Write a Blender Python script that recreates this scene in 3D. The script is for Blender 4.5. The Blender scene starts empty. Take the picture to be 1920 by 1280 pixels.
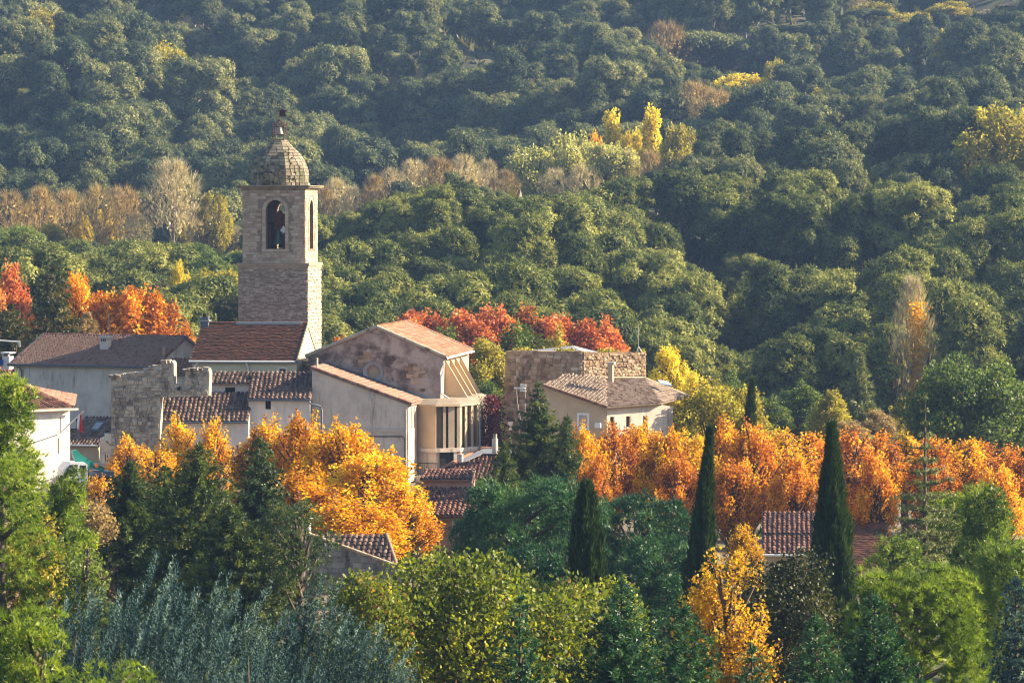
import bpy, math, random
import numpy as np
from mathutils import Vector, Matrix
from mathutils.geometry import tessellate_polygon
random.seed(7); rng = np.random.default_rng(7)
SC = bpy.context.scene; COL = SC.collection
PI = math.pi
# ---------------------------------------------------------------- camera, sky, sun, exposure
CAMZ = 22.0; FP = 7200.0; HOR = 400.0
PITCH = math.atan((640 - HOR) / FP)
cam = bpy.data.objects.new('camera', bpy.data.cameras.new('camera')); COL.objects.link(cam)
cam.data.sensor_width = 36; cam.data.lens = 36 * FP / 1920
cam.data.clip_start = 1; cam.data.clip_end = 6000
cam.location = (0, 0, CAMZ); cam.rotation_euler = (PI / 2 - PITCH, 0, 0); SC.camera = cam
SUN_EL = math.radians(28); SUN_AZ = math.radians(80)          # azimuth measured from +Y (view direction) towards +X
sdir = Vector((math.sin(SUN_AZ) * math.cos(SUN_EL), math.cos(SUN_AZ) * math.cos(SUN_EL), math.sin(SUN_EL)))
W = bpy.data.worlds.new('World'); SC.world = W; W.use_nodes = True
nt = W.node_tree; bg = nt.nodes['Background']
sky = nt.nodes.new('ShaderNodeTexSky'); sky.sky_type = 'NISHITA'; sky.sun_disc = False
sky.sun_elevation = SUN_EL; sky.sun_rotation = SUN_AZ
nt.links.new(sky.outputs[0], bg.inputs[0]); bg.inputs[1].default_value = 0.07
sun = bpy.data.objects.new('sun', bpy.data.lights.new('sun', 'SUN')); COL.objects.link(sun)
sun.data.energy = 5.0; sun.data.angle = math.radians(0.6); sun.data.color = (1.0, 0.82, 0.56)
sun.rotation_euler = sdir.to_track_quat('Z', 'Y').to_euler()
SC.view_settings.view_transform = 'Standard'; SC.view_settings.look = 'None'
SC.view_settings.gamma = 1; SC.view_settings.exposure = 1.75
SC.cycles.max_bounces = 5; SC.cycles.diffuse_bounces = 2; SC.cycles.glossy_bounces = 2
SC.cycles.transmission_bounces = 3; SC.cycles.volume_bounces = 0; SC.cycles.caustics_reflective = False
SC.cycles.use_adaptive_sampling = True; SC.cycles.adaptive_threshold = 0.02
SC.cycles.use_denoising = True; SC.cycles.filter_width = 1.15

# ---------------------------------------------------------------- helpers
cp, sp_ = math.cos(PITCH), math.sin(PITCH)
def ray(px, py):
    u = (px - 960) / FP; v = (640 - py) / FP
    return Vector((u, cp + v * sp_, -sp_ + v * cp))
def at(px, py, Y):
    d = ray(px, py); return Vector((0, 0, CAMZ)) + d * (Y / d.y)
def tag(o, label=None, cat=None, group=None, kind=None):
    if label: o['label'] = label
    if cat: o['category'] = cat
    if group: o['group'] = group
    if kind: o['kind'] = kind
    return o
def link(name, me, mat=None, parent=None, loc=None):
    o = bpy.data.objects.new(name, me); COL.objects.link(o)
    if mat is not None and me is not None and len(me.materials) == 0: me.materials.append(mat)
    if parent is not None: o.parent = parent
    if loc is not None: o.location = loc
    return o
def empty(name, loc=(0, 0, 0), rz=0.0, label=None, cat=None, group=None):
    o = bpy.data.objects.new(name, None); COL.objects.link(o); o.location = loc; o.rotation_euler = (0, 0, rz)
    o.empty_display_size = 0.5
    return tag(o, label, cat, group)

def np_mesh(name, V, T, tone=None, smooth=False):
    me = bpy.data.meshes.new(name)
    nv, ntr = len(V), len(T)
    me.vertices.add(nv); me.vertices.foreach_set('co', np.asarray(V, np.float32).ravel())
    me.loops.add(ntr * 3); me.loops.foreach_set('vertex_index', np.asarray(T, np.int32).ravel())
    me.polygons.add(ntr); me.polygons.foreach_set('loop_start', np.arange(0, ntr * 3, 3, dtype=np.int32))
    if smooth: me.polygons.foreach_set('use_smooth', np.ones(ntr, bool))
    if tone is not None:
        a = me.attributes.new('tone', 'FLOAT', 'POINT'); a.data.foreach_set('value', np.asarray(tone, np.float32))
    me.update(); return me

class Soup:
    def __init__(s): s.V = []; s.T = []; s.C = []; s.n = 0
    def raw(s, V, T, tone=0.5):
        V = np.asarray(V, float); T = np.asarray(T, int)
        s.V.append(V); s.T.append(T + s.n); s.n += len(V)
        s.C.append(np.broadcast_to(np.asarray(tone, float), (len(V),)) if np.ndim(tone) < 1 or len(np.atleast_1d(tone)) == len(V) else np.full(len(V), .5))
    def stamp(s, tv, tt, pos, M, tone):
        N = len(pos)
        if N == 0: return
        V = np.einsum('nij,tj->nti', M, tv) + pos[:, None, :]
        T = tt[None] + (np.arange(N) * len(tv))[:, None, None]
        s.raw(V.reshape(-1, 3), T.reshape(-1, 3), np.repeat(tone, len(tv)))
    def mesh(s, name, smooth=False):
        return np_mesh(name, np.concatenate(s.V), np.concatenate(s.T), np.concatenate(s.C), smooth)
    def tris(s): return sum(len(t) for t in s.T)

def unit(a): return a / np.maximum(np.linalg.norm(a, axis=-1, keepdims=True), 1e-9)
def frames(d, scale, r=rng, roll=None):
    """matrices whose Z column is d; random roll; scaled"""
    d = unit(np.asarray(d, float)); N = len(d)
    h = unit(r.normal(size=(N, 3)) if roll is None else np.broadcast_to(roll, (N, 3)))
    x = unit(np.cross(h, d)); y = np.cross(d, x)
    M = np.stack([x, y, d], axis=2)
    return M * np.asarray(scale, float).reshape(-1, 1, 1)
def rdir(n, r=rng): return unit(r.normal(size=(n, 3)))

# leaf templates -------------------------------------------------
def T_leaf():
    v = np.array([(0, 0, 0), (.42, .12, .5), (0, 0, 1), (-.42, .12, .5)], float)
    return v, np.array([(0, 1, 2), (0, 2, 3)])
def T_tuft(k, spread, w, seed=1, base=0.0):
    r = np.random.default_rng(seed); V = []; T = []
    for i in range(k):
        a = 2 * PI * (i + r.random() * .6) / k; s = spread * (.35 + .65 * r.random())
        d = np.array([math.sin(s) * math.cos(a), math.sin(s) * math.sin(a), math.cos(s)])
        p = np.cross(d, r.normal(size=3)); p /= np.linalg.norm(p)
        L = .75 + .25 * r.random(); b = d * base
        V += [b - p * w / 2, b + p * w / 2, d * L]; T.append((3 * i, 3 * i + 1, 3 * i + 2))
    return np.array(V), np.array(T)
def T_frond(k, w, spread=.9, droop=.1, seed=2):
    """flat spray along Z, leaflets left and right in the XZ plane"""
    r = np.random.default_rng(seed); V = []; T = []
    for i in range(k):
        t = (i + .5) / k * .8; sgn = 1 if i % 2 else -1; s = spread * (.8 + .4 * r.random())
        L = (.55 * (1 - t) + .22)
        o = np.array([0, 0, t]); d = np.array([sgn * math.sin(s), -droop + .2 * (r.random() - .5), math.cos(s)])
        q = np.array([0, w * .35, w])
        V += [o - q / 2, o + q / 2, o + d * L]; n = len(V); T.append((n - 3, n - 2, n - 1))
    V += [(-w / 2, 0, 0), (w / 2, 0, 0), (0, 0, 1)]; n = len(V); T.append((n - 3, n - 2, n - 1))
    return np.array(V, float), np.array(T)
def T_plume(k, seed=3, r0=.13, w=.07, tl=.2):
    r = np.random.default_rng(seed); V = []; T = []
    for i in range(k):
        t = (i / k) ** 1.1 * .92; a = r.random() * 2 * PI; rad = r0 * (math.sin(PI * min(1, (t * .85 + .15))) ** .7)
        o = np.array([math.cos(a) * rad * .5, math.sin(a) * rad * .5, t])
        d = np.array([math.cos(a) * .8, math.sin(a) * .8, .75]); d /= np.linalg.norm(d)
        p = np.array([-math.sin(a), math.cos(a), 0])
        V += [o - p * w / 2, o + p * w / 2, o + d * tl]; T.append((3 * i, 3 * i + 1, 3 * i + 2))
    return np.array(V), np.array(T)
LEAF = T_leaf()
def T_facets(k, seed=1, size=.6, tilt=.55, rad=.75):
    r = np.random.default_rng(seed); V = []; T = []
    for i in range(k):
        a = r.random() * 2 * PI; q = rad * math.sqrt(r.random()); o = np.array([math.cos(a) * q, math.sin(a) * q, .35 * r.random()])
        n = np.array([r.normal() * tilt, r.normal() * tilt, 1.]); n /= np.linalg.norm(n)
        x = np.cross(n, r.normal(size=3)); x /= np.linalg.norm(x); y = np.cross(n, x); L = size * (.7 + .6 * r.random())
        V += [o - x * L * .3 - y * L * .4, o + x * L * .3 - y * L * .4, o + y * L * .7]; T.append((3 * i, 3 * i + 1, 3 * i + 2))
    return np.array(V), np.array(T)
def T_join(a, b):
    return np.concatenate([a[0], b[0]]), np.concatenate([a[1], b[1] + len(a[0])])

def tube(s, pts, rad, seg=5, tone=.5):
    pts = [np.array(p, float) for p in pts]; n = len(pts); V = []
    for i, p in enumerate(pts):
        d = pts[min(i + 1, n - 1)] - pts[max(i - 1, 0)]; d = d / (np.linalg.norm(d) + 1e-9)
        h = np.array([1., 0, 0]) if abs(d[0]) < .8 else np.array([0, 1., 0])
        x = np.cross(d, h); x /= np.linalg.norm(x); y = np.cross(d, x)
        for k in range(seg):
            a = 2 * PI * k / seg; V.append(p + (x * math.cos(a) + y * math.sin(a)) * rad[i])
    T = []
    for i in range(n - 1):
        for k in range(seg):
            a = i * seg + k; b = i * seg + (k + 1) % seg
            T += [(a, b, b + seg), (a, b + seg, a + seg)]
    s.raw(V, T, tone)
# coarse sphere core (blocks see-through; its dark tone paints the puff's inner shade)
def ico():
    t = (1 + 5 ** .5) / 2
    v = np.array([(-1, t, 0), (1, t, 0), (-1, -t, 0), (1, -t, 0), (0, -1, t), (0, 1, t), (0, -1, -t), (0, 1, -t), (t, 0, -1), (t, 0, 1), (-t, 0, -1), (-t, 0, 1)], float)
    f = np.array([(0, 11, 5), (0, 5, 1), (0, 1, 7), (0, 7, 10), (0, 10, 11), (1, 5, 9), (5, 11, 4), (11, 10, 2), (10, 7, 6), (7, 1, 8), (3, 9, 4), (3, 4, 2), (3, 2, 6), (3, 6, 8), (3, 8, 9), (4, 9, 5), (2, 4, 11), (6, 2, 10), (8, 6, 7), (9, 8, 1)])
    return unit(v), f
ICO = ico()

# materials -------------------------------------------------------
def newmat(name):
    m = bpy.data.materials.new(name); m.use_nodes = True
    n = m.node_tree; b = n.nodes['Principled BSDF']; return m, n, b
def ramp(n, cols, pos=None):
    r = n.nodes.new('ShaderNodeValToRGB'); e = r.color_ramp.elements
    pos = pos or [i / (len(cols) - 1) for i in range(len(cols))]
    while len(e) < len(cols): e.new(.5)
    for i, (c, p) in enumerate(zip(cols, pos)):
        e[i].position = p; e[i].color = (*c, 1)
    return r
def foliage(name, cols, trans=.35, objvar=.25, rough=.5, spec=.3, tgain=1.3, pos=None):
    m, n, b = newmat(name); L = n.links
    at_ = n.nodes.new('ShaderNodeAttribute'); at_.attribute_name = 'tone'
    oi = n.nodes.new('ShaderNodeObjectInfo')
    ma = n.nodes.new('ShaderNodeMath'); ma.operation = 'MULTIPLY_ADD'
    L.new(oi.outputs['Random'], ma.inputs[0]); ma.inputs[1].default_value = objvar; 
    sub = n.nodes.new('ShaderNodeMath'); sub.operation = 'SUBTRACT'; L.new(at_.outputs['Fac'], sub.inputs[0]); sub.inputs[1].default_value = objvar / 2
    L.new(sub.outputs[0], ma.inputs[2])
    r = ramp(n, cols, pos); L.new(ma.outputs[0], r.inputs[0])
    L.new(r.outputs[0], b.inputs['Base Color']); b.inputs['Roughness'].default_value = rough
    b.inputs['Specular IOR Level'].default_value = spec
    tr = n.nodes.new('ShaderNodeBsdfTranslucent'); g = n.nodes.new('ShaderNodeMix'); g.data_type = 'RGBA'; g.blend_type = 'MULTIPLY'
    g.inputs[0].default_value = 1; L.new(r.outputs[0], g.inputs[6]); g.inputs[7].default_value = (tgain * 1.05, tgain * 1.08, tgain * .6, 1)
    L.new(g.outputs[2], tr.inputs[0])
    mx = n.nodes.new('ShaderNodeMixShader'); mx.inputs[0].default_value = trans
    L.new(b.outputs[0], mx.inputs[1]); L.new(tr.outputs[0], mx.inputs[2]); L.new(mx.outputs[0], n.nodes['Material Output'].inputs[0])
    return m
M = {}
M['bark'] = newmat('bark')[0]
def _bark(name, c0, c1):
    m, n, b = newmat(name); no = n.nodes.new('ShaderNodeTexNoise'); no.inputs['Scale'].default_value = 3
    tc = n.nodes.new('ShaderNodeTexCoord'); n.links.new(tc.outputs['Object'], no.inputs[0])
    r = ramp(n, [c0, c1], [.35, .65]); n.links.new(no.outputs[0], r.inputs[0]); n.links.new(r.outputs[0], b.inputs['Base Color'])
    b.inputs['Roughness'].default_value = .9; return m
M['bark'] = _bark('bark', (.05, .035, .025), (.14, .10, .075))
M['bark_pale'] = _bark('bark_pale', (.16, .12, .09), (.34, .28, .22))
M['pine'] = foliage('pine_needles', [(.018, .036, .016), (.115, .145, .040), (.32, .32, .085)], .22, .45, spec=.15, rough=.7)
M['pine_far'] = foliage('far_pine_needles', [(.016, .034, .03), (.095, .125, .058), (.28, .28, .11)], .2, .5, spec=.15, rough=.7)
M['pine_light'] = foliage('light_pine_needles', [(.025, .055, .01), (.14, .21, .022), (.34, .40, .045)], .38, .2)
M['conifer_dark'] = foliage('dark_conifer_needles', [(.012, .030, .014), (.048, .082, .026), (.19, .215, .04)], .30, .2)
M['conifer_green'] = foliage('green_conifer_needles', [(.010, .040, .024), (.032, .10, .042), (.10, .19, .06)], .25, .2)
M['cypress'] = foliage('cypress_scales', [(.012, .03, .012), (.03, .06, .018), (.07, .11, .025)], .2, .2)
M['blue'] = foliage('silver_blue_scales', [(.015, .036, .042), (.048, .098, .10), (.20, .28, .235)], .15, .1, tgain=1.0, spec=.1, rough=.8)
M['cedar_open'] = foliage('olive_cedar_needles', [(.07, .09, .03), (.17, .19, .07), (.28, .29, .11)], .25, .2)
M['leaf_yg'] = foliage('yellow_green_leaves', [(.035, .055, .012), (.15, .19, .022), (.38, .37, .035), (.42, .20, .05)], .42, .1, pos=[0, .45, .85, 1])
M['leaf_green'] = foliage('green_leaves', [(.04, .07, .02), (.10, .15, .035), (.22, .26, .05)], .38, .2)
M['leaf_dark'] = foliage('dark_holm_leaves', [(.022, .032, .012), (.05, .06, .016), (.16, .13, .03)], .25, .2)
M['leaf_orange'] = foliage('orange_plane_leaves', [(.16, .055, .018), (.47, .155, .02), (.74, .33, .025), (.80, .56, .05)], .47, .5, pos=[0, .35, .7, 1])
M['leaf_gold'] = foliage('golden_plane_leaves', [(.18, .07, .015), (.60, .26, .012), (.82, .48, .018), (.74, .60, .035)], .48, .3, pos=[0, .35, .7, 1])
M['leaf_red'] = foliage('red_leaves', [(.26, .07, .04), (.58, .18, .07), (.76, .36, .10)], .42, .4)
M['leaf_yellow'] = foliage('yellow_leaves', [(.34, .26, .03), (.68, .54, .05), (.88, .72, .10)], .45, .3)
M['leaf_olive'] = foliage('olive_yellow_leaves', [(.13, .11, .02), (.36, .31, .045), (.58, .50, .09)], .40, .2)
M['leaf_brown'] = foliage('brown_leaves', [(.16, .11, .06), (.34, .24, .12), (.52, .38, .17)], .35, .4)
M['leaf_pale'] = foliage('pale_beige_twigs', [(.28, .23, .16), (.48, .40, .26), (.66, .54, .32)], .25, .3)
M['leaf_mix'] = foliage('mixed_autumn_leaves', [(.09, .10, .02), (.42, .24, .02), (.74, .40, .02), (.76, .58, .05)], .45, .1, pos=[0, .3, .65, 1])
M['leaf_palegreen'] = foliage('pale_green_leaves', [(.20, .20, .08), (.42, .41, .16), (.62, .58, .22)], .4, .3)
M['ivy'] = foliage('dark_red_ivy', [(.035, .006, .012), (.09, .014, .02), (.15, .03, .03)], .2, .1)

# ---------------------------------------------------------------- terrain
DK = np.array([0, 30, 60, 110, 140, 330, 420, 480, 540, 600, 660, 720, 960, 1100, 1500, 2600], float)
CK = np.array([-600, 400, 620, 900, 1150, 1400, 1920, 2600], float)
CAN = {  # canopy line in the picture at each distance, per column: the hills are surveyed from it
 -600: (620, 520, 450, 410, 385, 330), 400: (640, 540, 460, 420, 400, 360), 620: (640, 500, 400, 395, 390, 350),
 900: (690, 480, 350, 345, 360, 320), 1150: (700, 500, 355, 335, 330, 290), 1400: (710, 530, 400, 285, 270, 250),
 1920: (700, 560, 420, 250, 235, 230), 2600: (700, 560, 420, 250, 235, 230)}
HG = np.zeros((len(CK), len(DK)))
for i, c in enumerate(CK):
    HG[i, :6] = (20, 14.5, 9.5, 1.5, 0, 0)
    row = list(CAN[int(c)]) + [-60, -110, 100, 200]
    for j, py in enumerate(row): HG[i, 6 + j] = max(-2, CAMZ - (py - HOR) / FP * DK[6 + j] - 7.5)
def ground(x, y):
    x = np.asarray(x, float); y = np.asarray(y, float)
    c = np.clip(960 + x / np.maximum(y, 60) * FP, CK[0], CK[-1]); d = np.clip(y, DK[0], DK[-1])
    i = np.clip(np.searchsorted(CK, c) - 1, 0, len(CK) - 2); j = np.clip(np.searchsorted(DK, d) - 1, 0, len(DK) - 2)
    u = (c - CK[i]) / (CK[i + 1] - CK[i]); v = (d - DK[j]) / (DK[j + 1] - DK[j])
    u = u * u * (3 - 2 * u)
    h = (HG[i, j] * (1 - u) + HG[i + 1, j] * u) * (1 - v) + (HG[i, j + 1] * (1 - u) + HG[i + 1, j + 1] * u) * v
    k = np.clip((d - 420) / 100, 0, 1)
    k2 = np.clip((d - 700) / 80, 0, 1); h = h + k2 * (5.5 * np.sin((x * .85 + y * .55) / 13.5) + 3 * np.sin((x * .5 - y * .9) / 17 + 2)) + k * (1 - k2) * 1.8 * np.sin((x * .9 + y * .5) / 9)
    return h + k * (1.6 * np.sin(x / 23 + y / 41) + 1.2 * np.sin(x / 13 - y / 29 + 1))
gx = np.concatenate([np.linspace(-1500, -260, 14), np.linspace(-240, 240, 97), np.linspace(260, 1500, 14)])
gy = np.concatenate([np.linspace(-300, 100, 24), np.linspace(110, 1300, 160), np.linspace(1350, 3200, 12)])
X, Y = np.meshgrid(gx, gy); Z = ground(X, np.maximum(Y, 0))
Z = np.where(Y < 0, 20, Z)
nx, ny = len(gx), len(gy)
idx = np.arange(nx * ny).reshape(ny, nx)
a, b_, c_, d_ = idx[:-1, :-1].ravel(), idx[:-1, 1:].ravel(), idx[1:, 1:].ravel(), idx[1:, :-1].ravel()
me = np_mesh('ground', np.stack([X.ravel(), Y.ravel(), Z.ravel()], 1), np.concatenate([np.stack([a, b_, c_], 1), np.stack([a, c_, d_], 1)]), smooth=True)
m, n, b = newmat('forest_floor'); tc = n.nodes.new('ShaderNodeTexCoord')
no = n.nodes.new('ShaderNodeTexNoise'); no.inputs['Scale'].default_value = .15; no.inputs['Detail'].default_value = 8; n.links.new(tc.outputs['Object'], no.inputs[0])
r = ramp(n, [(.02, .028, .012), (.045, .048, .022), (.08, .075, .038)], [.35, .5, .7]); n.links.new(no.outputs[0], r.inputs[0]); n.links.new(r.outputs[0], b.inputs['Base Color']); b.inputs['Roughness'].default_value = .95
gr = link('ground', me, m); tag(gr, kind='structure')
def gz(x, y): return float(ground(x, y))

# ---------------------------------------------------------------- tree builders (each returns crown mesh, trunk mesh; base at the origin)
def trunk_soup(pts, rad, branches=(), seg=6):
    s = Soup(); tube(s, pts, rad, seg)
    for p, q, r0 in branches:
        p = np.array(p); q = np.array(q); mid = (p + q) / 2 + np.array([0, 0, -.06 * np.linalg.norm(q - p)])
        tube(s, [p, mid, q], [r0, r0 * .7, r0 * .25], 4)
    return s
def puff_crown(s, cen, rad, tmpl, size, dens, up=.6, flat=.8, core=.72, low=-.35, tone0=None, jit=.4, r=rng, lean=(0, 0, 0)):
    tv, tt = tmpl
    for c, R in zip(cen, rad):
        n = max(6, int(dens * R * R))
        u = rdir(n * 2, r); u = u[u[:, 2] > low - .25 * r.random(len(u))][:n]
        ph = r.random(3) * 6; lob = 1 + .22 * np.sin(u[:, 0] * 5 + ph[0]) * np.sin(u[:, 1] * 5 + ph[1]) + .14 * np.sin(u[:, 0] * 9 + u[:, 2] * 7 + ph[2])
        n = len(u); pos = np.array(c) + u * lob[:, None] * R * np.array([1, 1, flat]) * (.72 + .33 * r.random((n, 1)))
        d = u * np.array([1, 1, .8]) + np.array([0, 0, up]) + np.array(lean) + r.normal(size=(n, 3)) * .22
        base = r.random() * .5 + .1 if tone0 is None else tone0
        tone = np.clip(base + jit * r.random(n), 0, 1)
        s.stamp(tv, tt, pos, frames(d, size * (.7 + .6 * r.random(n)), r), tone)
        if core: s.raw(ICO[0] * R * core * np.array([1, 1, flat]) + np.array(c), ICO[1], .05)  # darkest tone: shade in the gaps painted into the core
def pine(seed, H, R, npuff=30, pr=(.9, 1.6), tmpl=None, size=.6, dens=60, umbrella=False, cb=.35, low=-.35, lean=(0, 0, 0), core=.72, up=.6, conical=.0):
    r = np.random.default_rng(seed); tmpl = tmpl or T_join(T_facets(4, seed), T_tuft(3, .8, .25, seed))
    cen = []; rad = []
    for i in range(npuff):
        t = (i + .5) / npuff
        if umbrella:
            a = i * 2.4 + r.random(); q = R * .92 * math.sqrt(t); z = H * (.97 - .16 * (q / R) ** 2) - .6 - (.1 * H * r.random() if i % 3 == 0 else 0)
        else:
            z = H * (cb + (1 - cb) * (1 - t ** 1.1)) - .8
            k = (z / H - cb) / (1 - cb); prof = (1 - conical) * math.sqrt(max(.02, 1 - max(0, (k - .25) / .78) ** 2)) * (.65 + .35 * min(1, k * 3 + .2)) + conical * (1.05 - k)
            a = i * 2.4 + r.random() * 1.2; q = R * prof * (.35 + .65 * math.sqrt(r.random()))
        cen.append((math.cos(a) * q, math.sin(a) * q, z)); rad.append(pr[0] + (pr[1] - pr[0]) * r.random())
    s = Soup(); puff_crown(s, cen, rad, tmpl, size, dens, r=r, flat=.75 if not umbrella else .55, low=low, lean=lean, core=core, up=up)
    bx, by = r.normal() * .35, r.normal() * .35; top = H * .86
    pts = [(0, 0, -1), (bx * .5, by * .5, top * .4), (bx, by, top * .75), (bx * .5, by * .5, top)]
    br = [((bx * .8, by * .8, max(.25 * H, c[2] - R * .45)), c, .07 + .012 * H * .5) for c in cen[::2]]
    k = .016 * H + .05
    return s.mesh('crown'), trunk_soup(pts, [k * 1.3, k, k * .6, k * .3], br).mesh('trunk')
def broadleaf(seed, H, R, npuff=26, pr=(.9, 1.7), leaf=.28, per=420, cb=.22, zst=1.0, fill=.55, tonev=.45, up=.25, shape='round', hang=0., twig=True, accent=0., spikes=0):
    r = np.random.default_rng(seed); cen = []; rad = []; s = Soup()
    for i in range(npuff):
        for _ in range(20):
            u = r.normal(size=3); u /= np.linalg.norm(u); q = (.45 + .55 * r.random()) ** .6
            if u[2] > -.75: break
        zc = H * (cb + (1 - cb) * .5); hz = H * (1 - cb) * .5
        k = u[2] * q
        w = 1.0 if shape == 'round' else (1 - .45 * max(0, k)) if shape == 'egg' else (.62 + .38 * max(-.3, k)) 
        R1 = pr[0] + (pr[1] - pr[0]) * r.random()
        cen.append((u[0] * q * (R - R1 * .5) * w, u[1] * q * (R - R1 * .5) * w, zc + k * (hz - R1 * .4 * zst))); rad.append(R1)
    zs_ = [zst] * len(cen)
    for i in range(spikes):      # upright shoots that feather the outline
        u = r.normal(size=3); u /= np.linalg.norm(u); u[2] = u[2] * .9 + .15; q = (.55 + .5 * r.random())
        w = (1 - .35 * max(0, u[2])); R1 = pr[0] * (.5 + .6 * r.random())
        cen.append((u[0] * q * R * w, u[1] * q * R * w, H * (cb + (1 - cb) * .5) + u[2] * q * (H * (1 - cb) * .5 - .2))); rad.append(R1); zs_.append(zst * 1.7)
    for c, R1, zst in zip(cen, rad, zs_):
        n = int(per * R1 * R1); u = rdir(n, r); q = (fill + (1 - fill) * r.random((n, 1))) ** .7 * (1 + .10 * r.normal(size=(n, 1)))
        pos = np.array(c) + u * q * R1 * np.array([1, 1, zst])
        d = rdir(n, r) + u * .6 + np.array([0, 0, up - hang]); base = .15 + .5 * r.random()
        # twig scale clumping of tone
        ph = r.random(3) * 6
        pos = pos + 0.10 * R1 * np.stack([np.sin(pos[:, 1] * 9 + pos[:, 2] * 7), np.sin(pos[:, 2] * 8 + pos[:, 0] * 6), np.sin(pos[:, 0] * 9 - pos[:, 1] * 5)], 1)
        cl = np.sin(pos[:, 0] * 3.1 + ph[0]) * np.sin(pos[:, 1] * 3.7 + ph[1]) * np.sin(pos[:, 2] * 3.3 + ph[2])
        tone = np.clip(base + cl * .22 + tonev * (r.random(n) - .3), 0, .97)
        if accent: tone = np.where(r.random(n) < accent, 1., tone * .9)
        s.stamp(*LEAF, pos, frames(d, leaf * (.7 + .6 * r.random(n)), r), tone)
    # shoots that break the outline
    pts = [(0, 0, -1), (.1, .1, H * .3), (0, 0, H * .7), (.1, 0, H * .92)]
    br = [((0, 0, max(H * cb * .9, c[2] - R * .8)), c, .1) for c in cen]
    if twig:
        for c, R1 in zip(cen, rad):
            for _ in range(3):
                u = rdir(1, r)[0]; u[2] = abs(u[2]); br.append((c, tuple(np.array(c) + u * R1 * .9), .035))
    k = .018 * H + .06
    return s.mesh('crown'), trunk_soup(pts, [k * 1.4, k, k * .6, k * .2], br).mesh('trunk')
def conifer(seed, H, R, rows=26, per=11, tmpl=None, size=.7, droop=-.15, cb=.06, power=.8, step=.34, tonej=.5, irr=.3, tip=.0, lift=.25, tufty=False, core=True, spr=1.0, vary=0.):
    r = np.random.default_rng(seed); s = Soup(); tmpl = tmpl or T_join(T_tuft(5, .75, .12, seed), T_facets(3, seed, .45, .8, .4)); tv, tt = tmpl
    P = []; D = []; S = []; C = []; br = []; ph = r.random() * 6
    for i in range(rows):
        t = i / (rows - 1); z = H * (cb + (1 - cb) * t); L0 = R * ((1 - t) ** power * (1 - tip) + tip * (1 - t)) + .12
        nb = max(4, int(per * (.4 + .6 * (1 - t))))
        for k in range(nb):
            a = k * 2 * PI / nb + i * 1.1 + r.normal() * .2; L = L0 * (1 - irr * r.random()) * (1 + vary * math.sin(a * 3 + ph + t * 9))
            dz = droop + r.normal() * .06; c = .15 + .5 * r.random()
            m_ = max(2, int(L / step))
            for j in range(m_):
                q = (j + .6 + .3 * r.random()) / m_; 
                p = np.array([math.cos(a) * L * q, math.sin(a) * L * q, z + L * (dz * q + lift * q * q)])
                for side in ((-1, 1) if not tufty else (0,)):
                    aa = a + side * (.75 - .4 * q) * spr
                    d = np.array([math.cos(aa), math.sin(aa), dz + 2 * lift * q * .5 + (.45 if tufty else .05) + r.normal() * .12])
                    P.append(p + r.normal(size=3) * .05); D.append(d); S.append(size * (1.1 - .45 * q) * (.75 + .5 * r.random()) * (.55 + .45 * min(1, L / 1.2))); C.append(min(1, max(0, c + tonej * (r.random() - .4))))
            if k % 2 == 0: br.append(((0, 0, z), (math.cos(a) * L * .8, math.sin(a) * L * .8, z + L * (dz * .8 + lift * .64)), .02 + .012 * L))
    P = np.array(P); D = np.array(D); S = np.array(S)
    M_ = frames(D, S, r)
    s.stamp(tv, tt, P, M_, np.array(C))
    s.stamp(*T_tuft(6, .3, .15), np.array([[0, 0, H * .985]]), frames(np.array([[0, 0, 1.]]), np.array([.6]), r), np.array([.5]))
    if core:
        for i in range(7):
            t0, t1 = i / 7, (i + 1) / 7
            tube(s, [(0, 0, H * (cb + (1 - cb) * t0)), (0, 0, H * (cb + (1 - cb) * t1))], [R * .2 * (1 - t0) ** power, R * .2 * (1 - t1) ** power], 6, .03)  # core toned near black, painted shade between the branches
    k = .014 * H + .05
    return s.mesh('crown'), trunk_soup([(0, 0, -1), (0, 0, H * .5), (0, 0, H * .98)], [k, k * .6, .03], br).mesh('trunk')
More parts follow.
